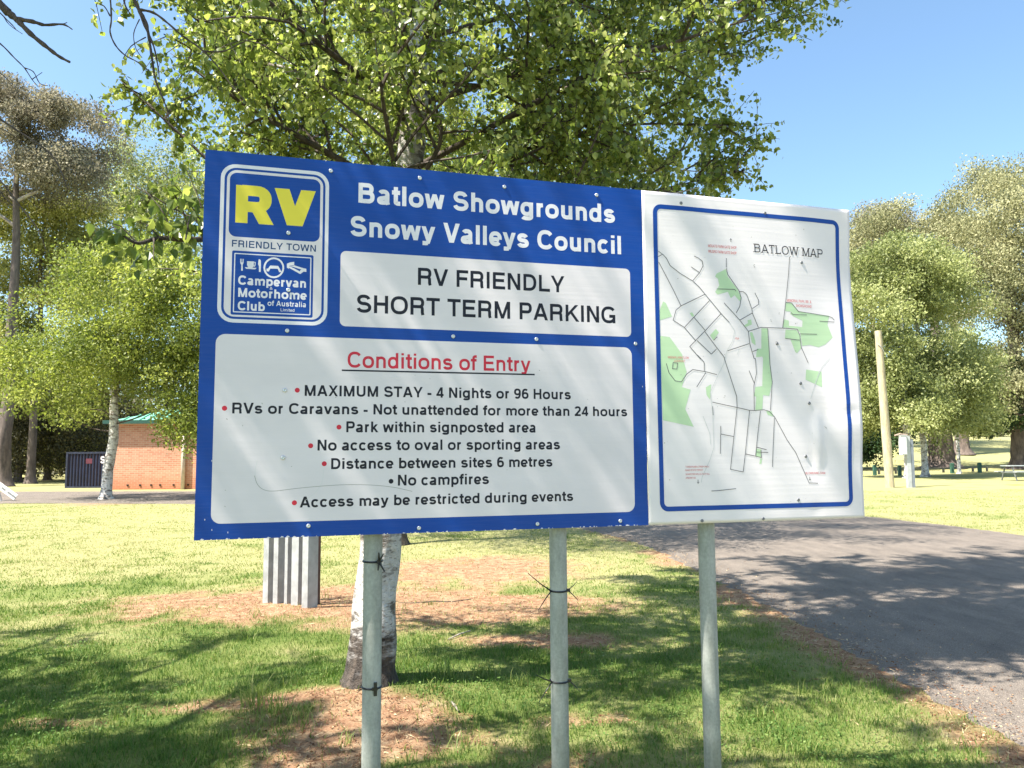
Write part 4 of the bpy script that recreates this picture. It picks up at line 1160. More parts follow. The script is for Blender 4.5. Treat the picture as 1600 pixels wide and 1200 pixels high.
    q = [Vector(v[:3]) - o_ for v in catmull([tuple(p) for p in P0], 5)]
    a, _r = at_h(2.75)
    q = [a, a.lerp(q[0], .5) + Vector((0, 0, .12))] + q
    m = MB(); m.tube(q, list(np.linspace(.022, .005, len(q))), 7); m.build('limb', TWIG, t, smooth=True)
    tw2 = []; spots = []
    for (px, py, ex, ey, Y, n_) in ((300, 374, 270, 300, 3.7, 13), (275, 372, 225, 295, 3.7, 14), (250, 372, 205, 345, 3.65, 12), (215, 380, 160, 345, 3.6, 13), (210, 380, 205, 412, 3.6, 10), (190, 366, 165, 362, 3.55, 8),
                                    (290, 374, 300, 330, 3.6, 10), (265, 372, 255, 330, 3.7, 10), (240, 372, 240, 405, 3.6, 6), (300, 374, 308, 398, 3.7, 5), (330, 374, 290, 262, 3.75, 14), (330, 370, 250, 265, 3.8, 12)):
        s, e = W(px, py, Y) - o_, W(ex, ey, Y + rng.gauss(0, .12)) - o_
        mid = s.lerp(e, .5) + Vector((0, 0, .03))
        tw2.append(([s, mid, e], [.004, .003, .0015], 4))
        for k in range(n_):
            u = rng.random(); b = s.lerp(e, u) + Vector((rng.gauss(0, .035), rng.gauss(0, .05), rng.gauss(0, .03)-.01)); spots.append(b)
    m = MB()
    for p, r, k in tw2: m.tube(p, r, k, cap=False)
    m.build('twig', TWIG, t)
    ms = []
    for v in range(4):
        s = .052 + .006*v
        vs = [(0, 0, 0), (s*.40, s*.25, .006), (s*.33, s*.55, .008), (0, s*1.05, -.004*v), (-s*.33, s*.55, .008), (-s*.40, s*.25, .006)]
        me = bpy.data.meshes.new('leaf'); me.from_pydata(vs, [], [(0, 1, 2, 3), (0, 3, 4, 5)])
        at = me.attributes.new('tint', 'FLOAT', 'POINT'); at.data.foreach_set('value', [[.0, .08, .2, .75][v]]*6); me.materials.append(LEAF_B); ms.append(me)
    for b in spots[:140]:
        o = bpy.data.objects.new('leaf', ms[rng.choice([0, 0, 0, 1, 1, 2, 2, 3])]); C.objects.link(o); o.parent = t
        o.location = b; o.rotation_euler = (math.radians(rng.uniform(-150, -60)), rng.gauss(0, .6), rng.random()*6.283)
main_birch()

def clump_tree(name, label, cat, base, trunk, r0, clumps, mats, leaf, nleaf, seed, fork=.35, group=None, nclump=40, csize=.8, flat_=.75, droop=.3, limb_r=.05, shell=.0, lean=(0, 0), sub=True, hollow=0.35, pale=None, limbs_from=0.3):
    """trunk = height; clumps = list of ellipsoids (cx,cy,cz, rx,ry,rz, weight) relative to the base"""
    rng = random.Random(seed); nr = np.random.default_rng(seed)
    bz = float(G(base[0], base[1])) - .03
    t = empty(name, (base[0], base[1], bz)); tag(t, label, cat, group)
    tm, lm = mats
    n = 9; tp = []; tr = []
    for i in range(n):
        k = i/(n-1)
        tp.append((lean[0]*k + (rng.gauss(0, .02*trunk/8) if 0 < i else 0), lean[1]*k + (rng.gauss(0, .02*trunk/8) if i else 0), trunk*k, r0*(1-k)**.8 + .02))
    tp[1] = (tp[1][0]*.4, tp[1][1]*.4, tp[1][2], tp[1][3])
    tp.insert(1, (0, 0, trunk*.03, r0*1.08))
    tp[0] = (0, 0, 0, r0*1.5)
    arr = catmull(tp, 4)
    mb = MB(); mb.tube([Vector(a[:3]) for a in arr], [max(.015, a[3]) for a in arr], 14, rfun=root_flare(0, trunk*.06, .35)); mb.build('trunk', tm, t, smooth=True)
    wts = np.array([c[6] for c in clumps], float); wts /= wts.sum()
    P = []; ncs = []
    limbs = MB(); 
    for i in range(nclump):
        c = clumps[int(nr.choice(len(clumps), p=wts))]
        v = nr.normal(size=3); v /= np.linalg.norm(v); rr = hollow + (1.24-hollow)*nr.random()**.6
        cc = np.array([c[0]+v[0]*c[3]*rr, c[1]+v[1]*c[4]*rr, c[2]+v[2]*c[5]*rr])
        ncs.append(cc)
    nper = max(1, nleaf//nclump)
    for cc in ncs:
        s = csize*(.6+.8*nr.random())
        k = max(4, int(nper*(s/csize)**2))
        v = nr.normal(size=(k, 3)); v /= np.linalg.norm(v, axis=1)[:, None] + 1e-9
        rad = (nr.random(k)**.42)[:, None]*s
        q = v*rad*np.array([1, 1, flat_]) + cc
        q += nr.normal(size=(k, 3))*s*.08
        dr = np.array([cc[0], cc[1], 0.0]); dr = dr/(np.linalg.norm(dr)+1e-6) + np.array([0, 0, -.45]) + nr.normal(size=3)*.35
        q += dr*(nr.random(k)[:, None]-.35)*s*1.25
        P.append(np.c_[q, np.full(k, nr.random())])
    P = np.concatenate(P)
    P = P[P[:, 2] > .15]
    tint = np.clip(.42 + .55*(P[:, 3]-.5) + .20*nr.normal(size=len(P)), 0, 1)
    # limbs to clumps
    def tpt(h):
        k = min(max(h/trunk, 0), .98)*(len(arr)-1); i = int(k); f = k-i
        return Vector(arr[i][:3]).lerp(Vector(arr[min(i+1, len(arr)-1)][:3]), f), arr[i][3]
    thick = sorted(ncs, key=lambda c: math.hypot(c[0], c[1]) + rng.random()*1.5)
    tn = [tpt(trunk*(limbs_from + (.98-limbs_from)*k/24)) for k in range(25)]
    NP = np.array([tuple(p) for p, r in tn]); NR = [r for p, r in tn]
    for j, cc in enumerate(thick):
        hor = math.hypot(cc[0], cc[1])
        dv = NP[:len(NR)] - cc; dist = np.sqrt((dv**2).sum(1))
        cost = dist + np.maximum(0, dv[:, 2] + .35*np.hypot(dv[:, 0], dv[:, 1]))*1.6
        bi = int(cost.argmin()); a = Vector(NP[bi]); ra = NR[bi]; e = Vector(cc); Ld = (e-a).length
        mid = a.lerp(e, .5) + Vector((rng.gauss(0, .09), rng.gauss(0, .09), .02 + rng.gauss(0, .07)))*Ld
        q = catmull([tuple(a), tuple(mid), tuple(e)], 4)
        rb = min(limb_r*rng.uniform(.55, 1.0), ra*.72)
        pts = [Vector(v[:3]) for v in q]; rads = list(np.linspace(rb, max(.006, rb*.35), len(q)))
        NP = np.concatenate([NP[:len(NR)], np.array([tuple(p) for p in pts[2:]])]); NR += rads[2:]
        if j < 22:
            m = MB(); m.tube(pts, rads, 7); m.build('limb', pale or tm, t, smooth=True)
        else: limbs.tube(pts, rads, 4, cap=False)
    if limbs.v:
        o = limbs.build('small_limbs', pale or tm, t); o['kind'] = 'stuff'
    o = leaf_cloud('foliage', P[:, :3], leaf, lm, t, tint, nr, droop, .6); o['kind'] = 'stuff'
    return t
def gp(px, py):
    p = GP(px, py); return (p.x, p.y)
def at(px, Y): return ((px-800)/FPX*Y, Y)
def ell(px, py, Y, rx, ry, base, w=1.0, depth=None):
    """crown ellipsoid given in photograph pixels at distance Y, relative to the tree's base"""
    p = W(px, py, Y); k = Y/FPX; bz = float(G(base[0], base[1]))
    return (p.x-base[0], Y-base[1], p.z-bz, rx*k, (depth if depth is not None else rx*k), ry*k, w)

# birches and others, with their places measured in the photograph
b = (-1.95, 13.2)
clump_tree('birch_tree', 'second birch directly behind the large one, its trunk hidden by the sign and post', 'tree', b, 11.5, .12, [(.9, .2, 8.2, 3.7, 3.0, 3.7, 1), (.9, .3, 5.0, 2.8, 2.4, 1.3, .4)], (BB, LEAF_B), .075, 75000, 21, nclump=240, csize=.55, limb_r=.035, flat_=.85)
b = gp(166, 781)
clump_tree('birch_tree', 'small yellow-green birch with knobbly white trunk in front of the brick building', 'tree', b, 8.6, .17,
           [ell(190, 480, b[1], 100, 110, b, 1.0), ell(110, 580, b[1], 90, 62, b, .8), ell(250, 520, b[1], 75, 85, b, 1.0), ell(90, 520, b[1]+1, 70, 60, b, .4), ell(215, 420, b[1], 60, 60, b, .4), ell(292, 640, b[1]-.8, 26, 44, b, .35)],
           (BBF, LEAF_Y), .115, 48000, 22, nclump=150, csize=.72, limb_r=.05, flat_=.7, pale=TWIG, droop=.25, lean=(.35, 0))
b = at(345, 27.0)
clump_tree('birch_tree', 'bright yellow-green leafy tree crowding the left edge of the sign', 'tree', b, 9.0, .16,
           [ell(300, 470, 27, 95, 120, b, 1), ell(330, 600, 27, 75, 70, b, .7), ell(390, 450, 27, 90, 130, b, .8)], (BBF, LEAF_Y), .115, 36000, 23, nclump=130, csize=.72, limb_r=.05, flat_=.7, pale=TWIG)
# gum trees far left
b = at(8, 40.0)
clump_tree('gum_tree', 'tall gum with dark trunk and brownish crown at the far left edge', 'tree', b, 20.5, .36,
           [ell(20, 165, 40, 55, 38, b, 1), ell(100, 205, 40, 62, 42, b, 1), ell(15, 260, 40, 70, 50, b, .9), ell(110, 270, 40, 45, 32, b, .6), ell(-60, 230, 41, 90, 110, b, 1)],
           (EB, LEAF_P), .14, 58000, 24, nclump=62, csize=.95, hollow=.6, limb_r=.12, flat_=.6, pale=EBL, droop=.5, limbs_from=.5)
b = at(52, 44.0)
clump_tree('wattle_tree', 'tall feathery yellow-olive tree beside the far left gum', 'tree', b, 17.5, .22,
           [ell(55, 370, 44, 80, 75, b, 1), ell(30, 470, 44, 75, 60, b, .8), ell(100, 330, 44, 55, 45, b, .6), ell(0, 350, 44, 60, 90, b, .6), ell(60, 545, 43, 60, 50, b, .6), ell(140, 430, 43, 60, 60, b, .7), ell(10, 560, 43, 40, 60, b, .4)],
           (EB, LEAF_W), .17, 52000, 25, nclump=150, csize=1.0, limb_r=.08, flat_=.6, droop=.4)
b = at(176, 52.0)
clump_tree('poplar_tree', 'thin pale green tree with sparse crown between the gum and the big birch', 'tree', b, 19, .20,
           [ell(180, 340, 52, 45, 80, b, 1), ell(225, 270, 52, 60, 65, b, 1.0), ell(290, 330, 52, 60, 90, b, 1.0), ell(150, 470, 52, 60, 80, b, 1), ell(140, 370, 52, 60, 90, b, .9), ell(235, 400, 52, 40, 90, b, .8), ell(190, 560, 52, 60, 50, b, .6)],
           (EBL, LEAF_M), .17, 56000, 26, nclump=190, csize=1.0, limb_r=.07, flat_=.8, droop=.3)
# dark wood at the left
for i, (px, Y, h, r, lab) in enumerate(((32, 47, 9, .22, 'dark understorey tree nearest the far left gum trunk'), (78, 50, 9.5, .2, 'dark bushy tree left of the blue container'), (118, 49, 9, .18, 'dark bushy tree rising behind the blue container'),
                               (160, 54, 10, .24, 'dark tree between the container and the brick building'), (-30, 46, 9, .24, 'dark tree mostly cut by the left picture edge'))):
    b = at(px, Y)
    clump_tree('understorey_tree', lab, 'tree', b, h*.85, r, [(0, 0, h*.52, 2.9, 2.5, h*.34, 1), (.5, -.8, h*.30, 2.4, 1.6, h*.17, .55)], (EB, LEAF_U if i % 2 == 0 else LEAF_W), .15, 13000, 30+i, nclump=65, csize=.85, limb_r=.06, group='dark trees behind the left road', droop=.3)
# right side
b = gp(1420, 747)
clump_tree('birch_tree', 'white trunked birch beside the leaning pole, under the yellow-green crown', 'tree', b, 13, .19, [ell(1385, 500, b[1], 60, 110, b, 1), ell(1400, 620, b[1], 62, 45, b, .8), ell(1425, 440, b[1], 50, 60, b, .5), ell(1350, 600, b[1]+1, 40, 70, b, .5)],
           (BBF, LEAF_M), .17, 56000, 41, nclump=150, csize=.92, hollow=.5, limb_r=.06, flat_=.7, pale=PTWIG)
b = gp(1446, 745)
clump_tree('birch_tree', 'white trunked birch just left of the massive dark trunk', 'tree', b, 12.5, .17, [ell(1450, 510, b[1], 60, 110, b, 1), ell(1465, 610, b[1], 62, 50, b, .8), ell(1430, 420, b[1], 45, 40, b, .4)],
           (BBF, LEAF_M), .17, 48000, 42, nclump=130, csize=.92, hollow=.5, limb_r=.06, flat_=.7, pale=PTWIG)
b = gp(1499, 740)
clump_tree('birch_tree', 'slender young birch right of the massive dark trunk', 'tree', b, 9, .10, [ell(1500, 590, b[1], 42, 75, b, 1), ell(1500, 655, b[1], 36, 26, b, .5)],
           (BBF, LEAF_M), .16, 13000, 43, nclump=60, csize=.75, limb_r=.05, flat_=.7, pale=PTWIG)
b = at(1467, 62.0)
clump_tree('pine_tree', 'massive dark trunked conifer with low skirts of deep green foliage', 'tree', b, 15, .98, [ell(1365, 680, 60, 38, 34, b, .8), ell(1400, 650, 61, 50, 30, b, .6), ell(1545, 655, 61, 34, 34, b, .8), ell(1480, 600, 63, 90, 60, b, 1), ell(1340, 690, 61, 26, 24, b, .3)],
           (EB, LEAF_D), .22, 34000, 44, nclump=130, csize=1.1, limb_r=.12, flat_=.45, droop=.2, limbs_from=.3)
b = at(1592, 60.0)
clump_tree('gum_tree', 'big forked gum at the right edge above the picnic table', 'tree', b, 19, .72, [ell(1555, 470, 60, 70, 75, b, 1), ell(1600, 370, 60, 75, 85, b, 1), ell(1530, 390, 60, 50, 50, b, .6), ell(1545, 590, 60, 50, 45, b, .7), ell(1640, 520, 60, 60, 120, b, .8), ell(1590, 620, 58, 50, 36, b, .4)],
           (EB, LEAF_E), .20, 56000, 45, nclump=140, csize=1.3, limb_r=.26, flat_=.6, droop=.5, pale=EB, limbs_from=.22)
b = at(1500, 76.0)
clump_tree('gum_tree', 'spreading gum with pale bare limbs behind the birches', 'tree', b, 25, .62, [ell(1450, 345, 76, 66, 42, b, 1), ell(1520, 320, 76, 62, 50, b, 1), ell(1575, 285, 76, 50, 34, b, .7), ell(1385, 370, 76, 48, 36, b, .7), ell(1410, 430, 76, 75, 60, b, 1.0), ell(1480, 430, 76, 60, 60, b, .8), ell(1540, 420, 76, 60, 40, b, .6)],
           (EB, LEAF_E), .22, 56000, 46, nclump=120, csize=1.7, limb_r=.30, flat_=.55, droop=.5, pale=EBL, limbs_from=.42)
b = at(1370, 84.0)
clump_tree('gum_tree', 'distant mauve-brown gum crown just right of the map sheet', 'tree', b, 25, .45, [ell(1380, 350, 84, 40, 26, b, 1), ell(1345, 400, 84, 45, 40, b, .8), ell(1320, 440, 84, 50, 60, b, .7)],
           (EBL, LEAF_P), .20, 40000, 47, nclump=70, csize=1.7, limb_r=.16, flat_=.55, droop=.5, limbs_from=.5)
b = at(1655, 58.0)
clump_tree('gum_tree', 'gum mostly cut off by the right picture edge', 'tree', b, 22, .5, [ell(1650, 330, 58, 80, 70, b, 1), ell(1690, 450, 58, 80, 90, b, 1)], (EBL, LEAF_E), .26, 14000, 48, nclump=60, csize=1.3, limb_r=.2, flat_=.6, droop=.5, limbs_from=.3)

# tree over the photographer's left shoulder; its bare twigs hang into the top left corner
def shade_tree():
    rng = random.Random(3); nr = np.random.default_rng(3)
    bx, by = -5.3, 1.6; o_ = Vector((bx, by, 0))
    t = empty('overhanging_tree', (bx, by, 0)); tag(t, 'tree left of the sign whose dark leafless twigs hang into the top left corner', 'tree')
    T = [(0, 0, 0, .24), (0, 0, .3, .19), (.05, 0, 1.5, .17), (.15, .05, 3.0, .15), (.3, .1, 4.5, .12), (.4, .1, 6.2, .08), (.45, .1, 7.8, .03)]
    arr = catmull(T, 5); mb = MB(); mb.tube([Vector(a[:3]) for a in arr], [a[3] for a in arr], 16, rfun=root_flare(0, .4, .4)); mb.build('trunk', EB, t, smooth=True)
    twigs, anch = [], []
    ends = [(2.4, -.6, 4.9), (2.9, .3, 5.6), (1.2, -1.9, 5.2), (3.4, -.3, 6.4), (2.2, .6, 6.6), (-1.5, 1.2, 5.4), (-.4, 1.9, 5.2), (.6, 1.2, 5.8), (-1.8, -.8, 5.6), (.3, -1.0, 7.2), (1.4, .3, 7.6), (-.7, .4, 7.6), (3.0, -1.2, 5.6), (1.6, 1.3, 5.1), (-1.3, 2.2, 5.9), (3.9, .5, 6.9), (3.2, .1, 5.1), (3.7, -.8, 6.0), (2.7, -.3, 5.7), (4.3, .2, 7.6), (-1.2, 2.6, 5.6), (-.2, 3.0, 5.4), (-2.2, 2.8, 5.8), (.2, 2.3, 6.3), (-3, 2, 5.5), (-1.6, 3.8, 5.3), (-2.8, 3.3, 4.7), (-2.4, 1.6, 4.8), (-.9, 1.0, 4.6)]
    for k, e in enumerate(ends):
        h = max(2.2, e[2]-2.0*rng.uniform(.8, 1.3)); k_ = min(h/7.8, .9); a = Vector(arr[int(k_*(len(arr)-1))][:3])
        e = Vector(e); mid = a.lerp(e, .5) + Vector((rng.gauss(0, .12), rng.gauss(0, .12), rng.gauss(0, .12)))
        q = [Vector(v[:3]) for v in catmull([tuple(a), tuple(mid), tuple(e)], 5)]
        rad = list(np.linspace(.08, .016, len(q)))
        m = MB(); m.tube(q, rad, 8); m.build('limb', EB, t, smooth=True)
        def keep(p, slack=0):
            x, y, z = p.x+bx, p.y+by, p.z
            d = Vector((x, y, z)) - EYE; c = cam.matrix_world.to_3x3().transposed() @ d
            if c.z > -.2: return True
            px = 800 - FPX*c.x/c.z; py = 600 + FPX*c.y/c.z
            return not (-60 < px < 1660 and -60 < py < 1260)
        leafy_limb(rng, q, rad, 11, 7, 27, twigs, anch, .8, .32, t0=.3, keep=keep)
    # the twigs seen in the photograph
    Y = 2.3
    lines = [([(-260, -250), (-90, -95), (0, 6), (16, 22), (28, 32)], .017, .0085), ([(28, 32), (48, 53), (75, 75), (92, 88), (109, 97)], .0085, .0035), ([(28, 30), (52, 34), (70, 39), (98, 38), (113, 46)], .0075, .0015), ([(98, 38), (105, 35)], .002, .001),
             ([(165, -60), (172, -5), (174, 30), (172, 50), (180, 70), (195, 86), (215, 97), (232, 110)], .0032, .0016), ([(172, 25), (163, 10), (152, 4)], .0022, .001), ([(152, 4), (150, 10)], .0018, .001),
             ([(185, -60), (205, -12), (217, 15), (228, 35), (233, 60), (238, 95), (243, 125), (255, 155), (263, 178), (264, 200)], .0065, .0016), ([(216, 14), (226, 40), (240, 72), (247, 105), (249, 125)], .0042, .0014),
             ([(218, 15), (240, 20), (262, 36), (285, 56), (318, 80), (345, 110), (362, 134), (385, 160)], .0042, .0014), ([(190, -40), (194, 2), (201, 18), (208, 26)], .0035, .0014), ([(318, 80), (350, 80), (385, 64), (420, 60)], .003, .001),
             ([(218, 30), (209, 52), (212, 75), (222, 90)], .0018, .001), ([(228, 58), (205, 72), (192, 92)], .0018, .001),
             ([(-40, 40), (0, 68), (22, 90), (38, 106), (50, 124), (60, 136)], .0028, .001), ([(38, 106), (52, 112), (62, 130), (75, 134)], .0018, .001), ([(50, 124), (66, 113)], .0014, .0008), ([(-30, 10), (0, 20), (14, 38), (35, 53)], .002, .001), ([(-20, 0), (5, 25), (22, 42), (24, 46)], .002, .001),
             ([(-60, 150), (0, 186), (30, 206), (60, 225), (80, 242), (93, 262), (100, 280), (106, 296)], .0042, .0014), ([(-30, 185), (0, 200), (25, 215), (45, 240)], .002, .001), ([(45, 215), (55, 228), (58, 245)], .002, .001),
             ([(-50, 230), (0, 282), (28, 318), (50, 345), (64, 368), (72, 392)], .003, .0012), ([(-30, 260), (0, 300), (20, 322)], .002, .001), ([(-20, 100), (5, 118), (20, 132)], .002, .001)]
    for P, r0, r1 in lines:
        q = [Vector(v[:3]) - o_ for v in catmull([tuple(W(px, py, Y)) for px, py in P], 4)]
        rad = list(np.linspace(r0, r1, len(q)))
        rad = [r*(1+.18*math.sin(i*2.1)) for i, r in enumerate(rad)]
        m = MB(); m.tube(q, rad, 6); m.build('twig', TWIG, t, smooth=True)
    # boughs that carry them, above the picture
    for P in ([(-260, -250), (-600, -700)], [(165, -60), (100, -500)], [(185, -60), (100, -500)], [(100, -500), (-600, -760)], [(-60, 150), (-700, -300)], [(-40, 40), (-700, -300)], [(-50, 230), (-700, -300)]):
        a, c = [W(px, py, Y) - o_ for px, py in P]; m = MB(); m.tube([a, a.lerp(c, .5)+Vector((0, 0, .05)), c], [.012, .017, .024], 6); m.build('twig', TWIG, t)
    for P in ((-600, -700), (-700, -300), (-600, -760)):
        a = W(P[0], P[1], Y) - o_; m = MB(); m.tube([a, a.lerp(Vector((.2, .05, 3.4)), .5), Vector((.2, .05, 3.2))], [.024, .04, .05], 7); m.build('limb', EB, t)
    m = MB()
    for p, r, k in twigs: m.tube(p, r, k, cap=False)
    o = m.build('small_twigs', TWIG, t); o['kind'] = 'stuff'
    A = np.array(anch); o = leaf_cloud('foliage', A[:, :3], .055, LEAF_B, t, np.clip(.4+.2*nr.normal(size=len(A)), 0, 1), nr, .4, .8); o['kind'] = 'stuff'
shade_tree()
b = (-18.5, 13.5)
clump_tree('wattle_tree', 'roadside tree left of the lawn whose shadow falls across the grass at the left edge', 'tree', b, 7, .16, [(0, 0, 5.2, 2.2, 2.2, 1.9, 1)], (EB, LEAF_W), .12, 9000, 51, nclump=60, csize=.7)
# ------------------------------------------------------------------ built things
def brickmat():
    m, nt, N, L, b = newmat('brick_field')
    br = nd(nt, 'ShaderNodeTexBrick'); tc = nd(nt, 'ShaderNodeTexCoord')
    sx = nd(nt, 'ShaderNodeSeparateXYZ'); cb = nd(nt, 'ShaderNodeCombineXYZ')
    L.new(tc.outputs['Object'], sx.inputs[0])
    ad = nd(nt, 'ShaderNodeMath', operation='ADD'); L.new(sx.outputs['X'], ad.inputs[0]); L.new(sx.outputs['Y'], ad.inputs[1])
    L.new(ad.outputs[0], cb.inputs[0]); L.new(sx.outputs['Z'], cb.inputs[1]); L.new(cb.outputs[0], br.inputs['Vector'])
    br.inputs['Scale'].default_value = 1.0; br.inputs['Brick Width'].default_value = .24; br.inputs['Row Height'].default_value = .086
    br.inputs['Mortar Size'].default_value = .008; br.inputs['Mortar Smooth'].default_value = .2; br.inputs['Bias'].default_value = .1
    br.inputs['Color1'].default_value = (.44, .175, .10, 1); br.inputs['Color2'].default_value = (.56, .265, .165, 1); br.inputs['Mortar'].default_value = (.56, .42, .31, 1)
    n = noise(nt, .5, 4, .6)
    c = mixc(nt, .4, br.outputs['Color'], ramp(nt, n, [(.3, .75), (.7, 1.15)]), 'MULTIPLY')
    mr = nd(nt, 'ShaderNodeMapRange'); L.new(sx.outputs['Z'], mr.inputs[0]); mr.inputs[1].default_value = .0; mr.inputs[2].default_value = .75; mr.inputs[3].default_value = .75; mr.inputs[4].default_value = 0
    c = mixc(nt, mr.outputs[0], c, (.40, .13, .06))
    L.new(c, b.inputs['Base Color']); b.inputs['Roughness'].default_value = .9
    bump(nt, b, br.outputs['Fac'], -.5, .01); return m
def brick_building():
    Y = 35.2; p = W(172, 762, Y); x0 = p.x; w = 13.0; H = 3.05
    bz = float(G(x0+3, Y))
    t = empty('brick_building', (x0, Y, bz), math.radians(0.6))
    tag(t, 'low red brick building with green metal roof beyond the road', 'building')
    BR = brickmat(); GRN = simple('green_roof_sheet', (.16, .42, .30), .45, .0, .12, 2); DGR = simple('dark_green_gutter', (.020, .075, .055), .4, 0, .1, 5)
    CR = simple('cream_trim', (.62, .57, .47), .6, 0, .06, 5); DK = simple('vent_shadow', (.02, .015, .012), .9)
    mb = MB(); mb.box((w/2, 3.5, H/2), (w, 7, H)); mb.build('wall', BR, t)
    # hip roof of raised-rib sheets
    ev = .20; z0 = H+.02; rise = 1.15
    A, B_, C_, D_ = (-ev, -ev, z0), (w+ev, -ev, z0), (w+ev, 7+ev, z0), (-ev, 7+ev, z0)
    r1, r2 = (3.6, 3.5, z0+rise), (w-3.6, 3.5, z0+rise)
    mb = MB(); v = [A, B_, C_, D_, r1, r2]
    mb.add(v, [(0, 1, 5, 4), (1, 2, 5), (2, 3, 4, 5), (3, 0, 4)])
    roof = mb.build('roof', GRN, t)
    mb = MB()
    for k in range(40):
        x = -ev+.35+k*.36
        if x > w+ev-.3: break
        top = min(1.0, (x+ev)/(3.6+ev), (w+ev-x)/(3.6+ev))
        mb.beam((x, -ev, z0+.03), (x, -ev+(3.5+ev)*top, z0+rise*top+.03), .035, .035)
    mb.build('roof_rib', GRN, roof)
    mb = MB(); mb.box((w/2, -ev-.05, z0-.03), (w+2*ev+.2, .12, .16)); mb.box((-ev-.05, 3.5, z0-.031), (.12, 7+2*ev, .158)); mb.build('gutter', DGR, t)
    mb = MB(); mb.box((w/2, -ev/2+.02, z0-.10), (w+2*ev-.1, ev-.06, .03)); mb.box((-ev/2-.0, 3.6, z0-.101), (ev-.05, 7.3, .03)); mb.build('soffit', CR, t)
    mb = MB(); mb.tube([(W(288, 700, Y).x-x0, -.10, -.02), (W(288, 700, Y).x-x0, -.10, 1.5), (W(288, 700, Y).x-x0, -.10, H-.12)], .085, 12)
    mb.build('downpipe', simple('cream_pipe', (.52, .43, .36), .6), t, smooth=True)
    for px in (199.5, 218.8, 236, 250, 271, 293.5):
        x = W(px, 755, Y).x-x0; mb = MB(); mb.box((x, .0, .20), (.075, .06, .075)); mb.build('vent', DK, t)
brick_building()

def container():
    Y = 37.5; p = W(128, 762, Y); x0 = W(103, 762, Y).x; x1 = W(196, 762, Y).x; H = 1.72
    t = empty('storage_container', (x0, Y, float(G(x0, Y)))); tag(t, 'dark navy corrugated steel container beside the brick building', 'container')
    NV = simple('navy_steel', (.010, .014, .040), .5, .1, .3, 3)
    mb = MB()
    # corrugated front
    n = int((x1-x0)/.15); pts = []
    for k in range(n+1):
        x = k*.15; d = 0 if k % 2 == 0 else -.0
        pts += [(x, 0), (x+.045, -.05), (x+.095, -.05)]
    pts.append((x1-x0, 0))
    for z in (0.08, H-.08): mb.v += [(x, y, z) for x, y in pts]
    m_ = len(pts)
    mb.f += [(i, i+1, m_+i+1, m_+i) for i in range(m_-1)]
    fr = mb.build('corrugated_side', NV, t)
    mb = MB(); mb.box(((x1-x0)/2, 1.2, H/2), (x1-x0, 2.34, H-.02)); mb.build('body', NV, t)
    mb = MB()
    for x in (.03, x1-x0-.03): mb.box((x, -.03, H/2), (.09, .10, H))
    mb.box(((x1-x0)/2, -.03, H-.045), (x1-x0-.16, .10, .09)); mb.box(((x1-x0)/2, -.03, .045), (x1-x0-.16, .10, .09))
    mb.build('frame', simple('worn_navy_steel', (.022, .026, .05), .5, .2, .5, 8), t)
    # lettering on the side
    PWH = simple('white_paint', (.62, .60, .62), .6); PRD = simple('dull_red_paint', (.10, .015, .03), .6)
    def tx(body, x, z, h, m, nm):
        mb = MB()
        for lay, q in text_polys(body, .22): mb.add([(x+a*h*.8, -.056-lay*2e-4, z+b*h) for a, b in q], [tuple(range(len(q)))])
        mb.build(nm, m, t)
    tx('S', W(156, 700, Y).x-x0+.06, 1.17, .34, PWH, 'lettering')
    mb = MB(); x = W(136, 700, Y).x-x0
    mb.add([(x, -.054, 1.16), (x+.30, -.054, 1.16), (x+.30, -.054, 1.40), (x, -.054, 1.40)], [(0, 1, 2, 3)]); mb.build('faded_marking', PRD, t)
container()

def barrier():
    Y = 26.5; p = W(-6, 770, Y)
    t = empty('road_barrier', (p.x, Y, 0)); tag(t, 'white sloping barrier board with grey marks at the left picture edge', 'barrier')
    Wt = simple('barrier_white', (.80, .78, .74), .5, 0, .05); Gy = simple('barrier_grey', (.22, .22, .22), .6)
    a = W(-14, 749, Y) - Vector((p.x, Y, 0)); c = W(25, 777.5, Y) - Vector((p.x, Y, 0))
    mb = MB(); mb.beam(a, c, .05, .20); mb.build('board', Wt, t)
    for k in (.28, .52, .76, .93):
        q = a.lerp(c, k); d = (c-a).normalized()*.10
        mb = MB(); mb.beam(q-d*.8+Vector((0, -.028, 0)), q+d*.8+Vector((0, -.028, 0)), .006, .06); mb.build('mark', Gy, t)
    mb = MB(); f = W(3, 777, Y) - Vector((p.x, Y, 0)); f.z = 0
    mb.beam(W(-4, 757, Y)-Vector((p.x, Y, 0)), f, .03, .03); mb.box((f.x, 0, .02), (.12, .25, .03)); mb.build('leg', Gy, t)
    mb = MB(); mb.beam(a+Vector((0, .03, 0)), Vector((a.x-.7, .03, .0)), .05, .12); mb.build('leg', Wt, t)
barrier()

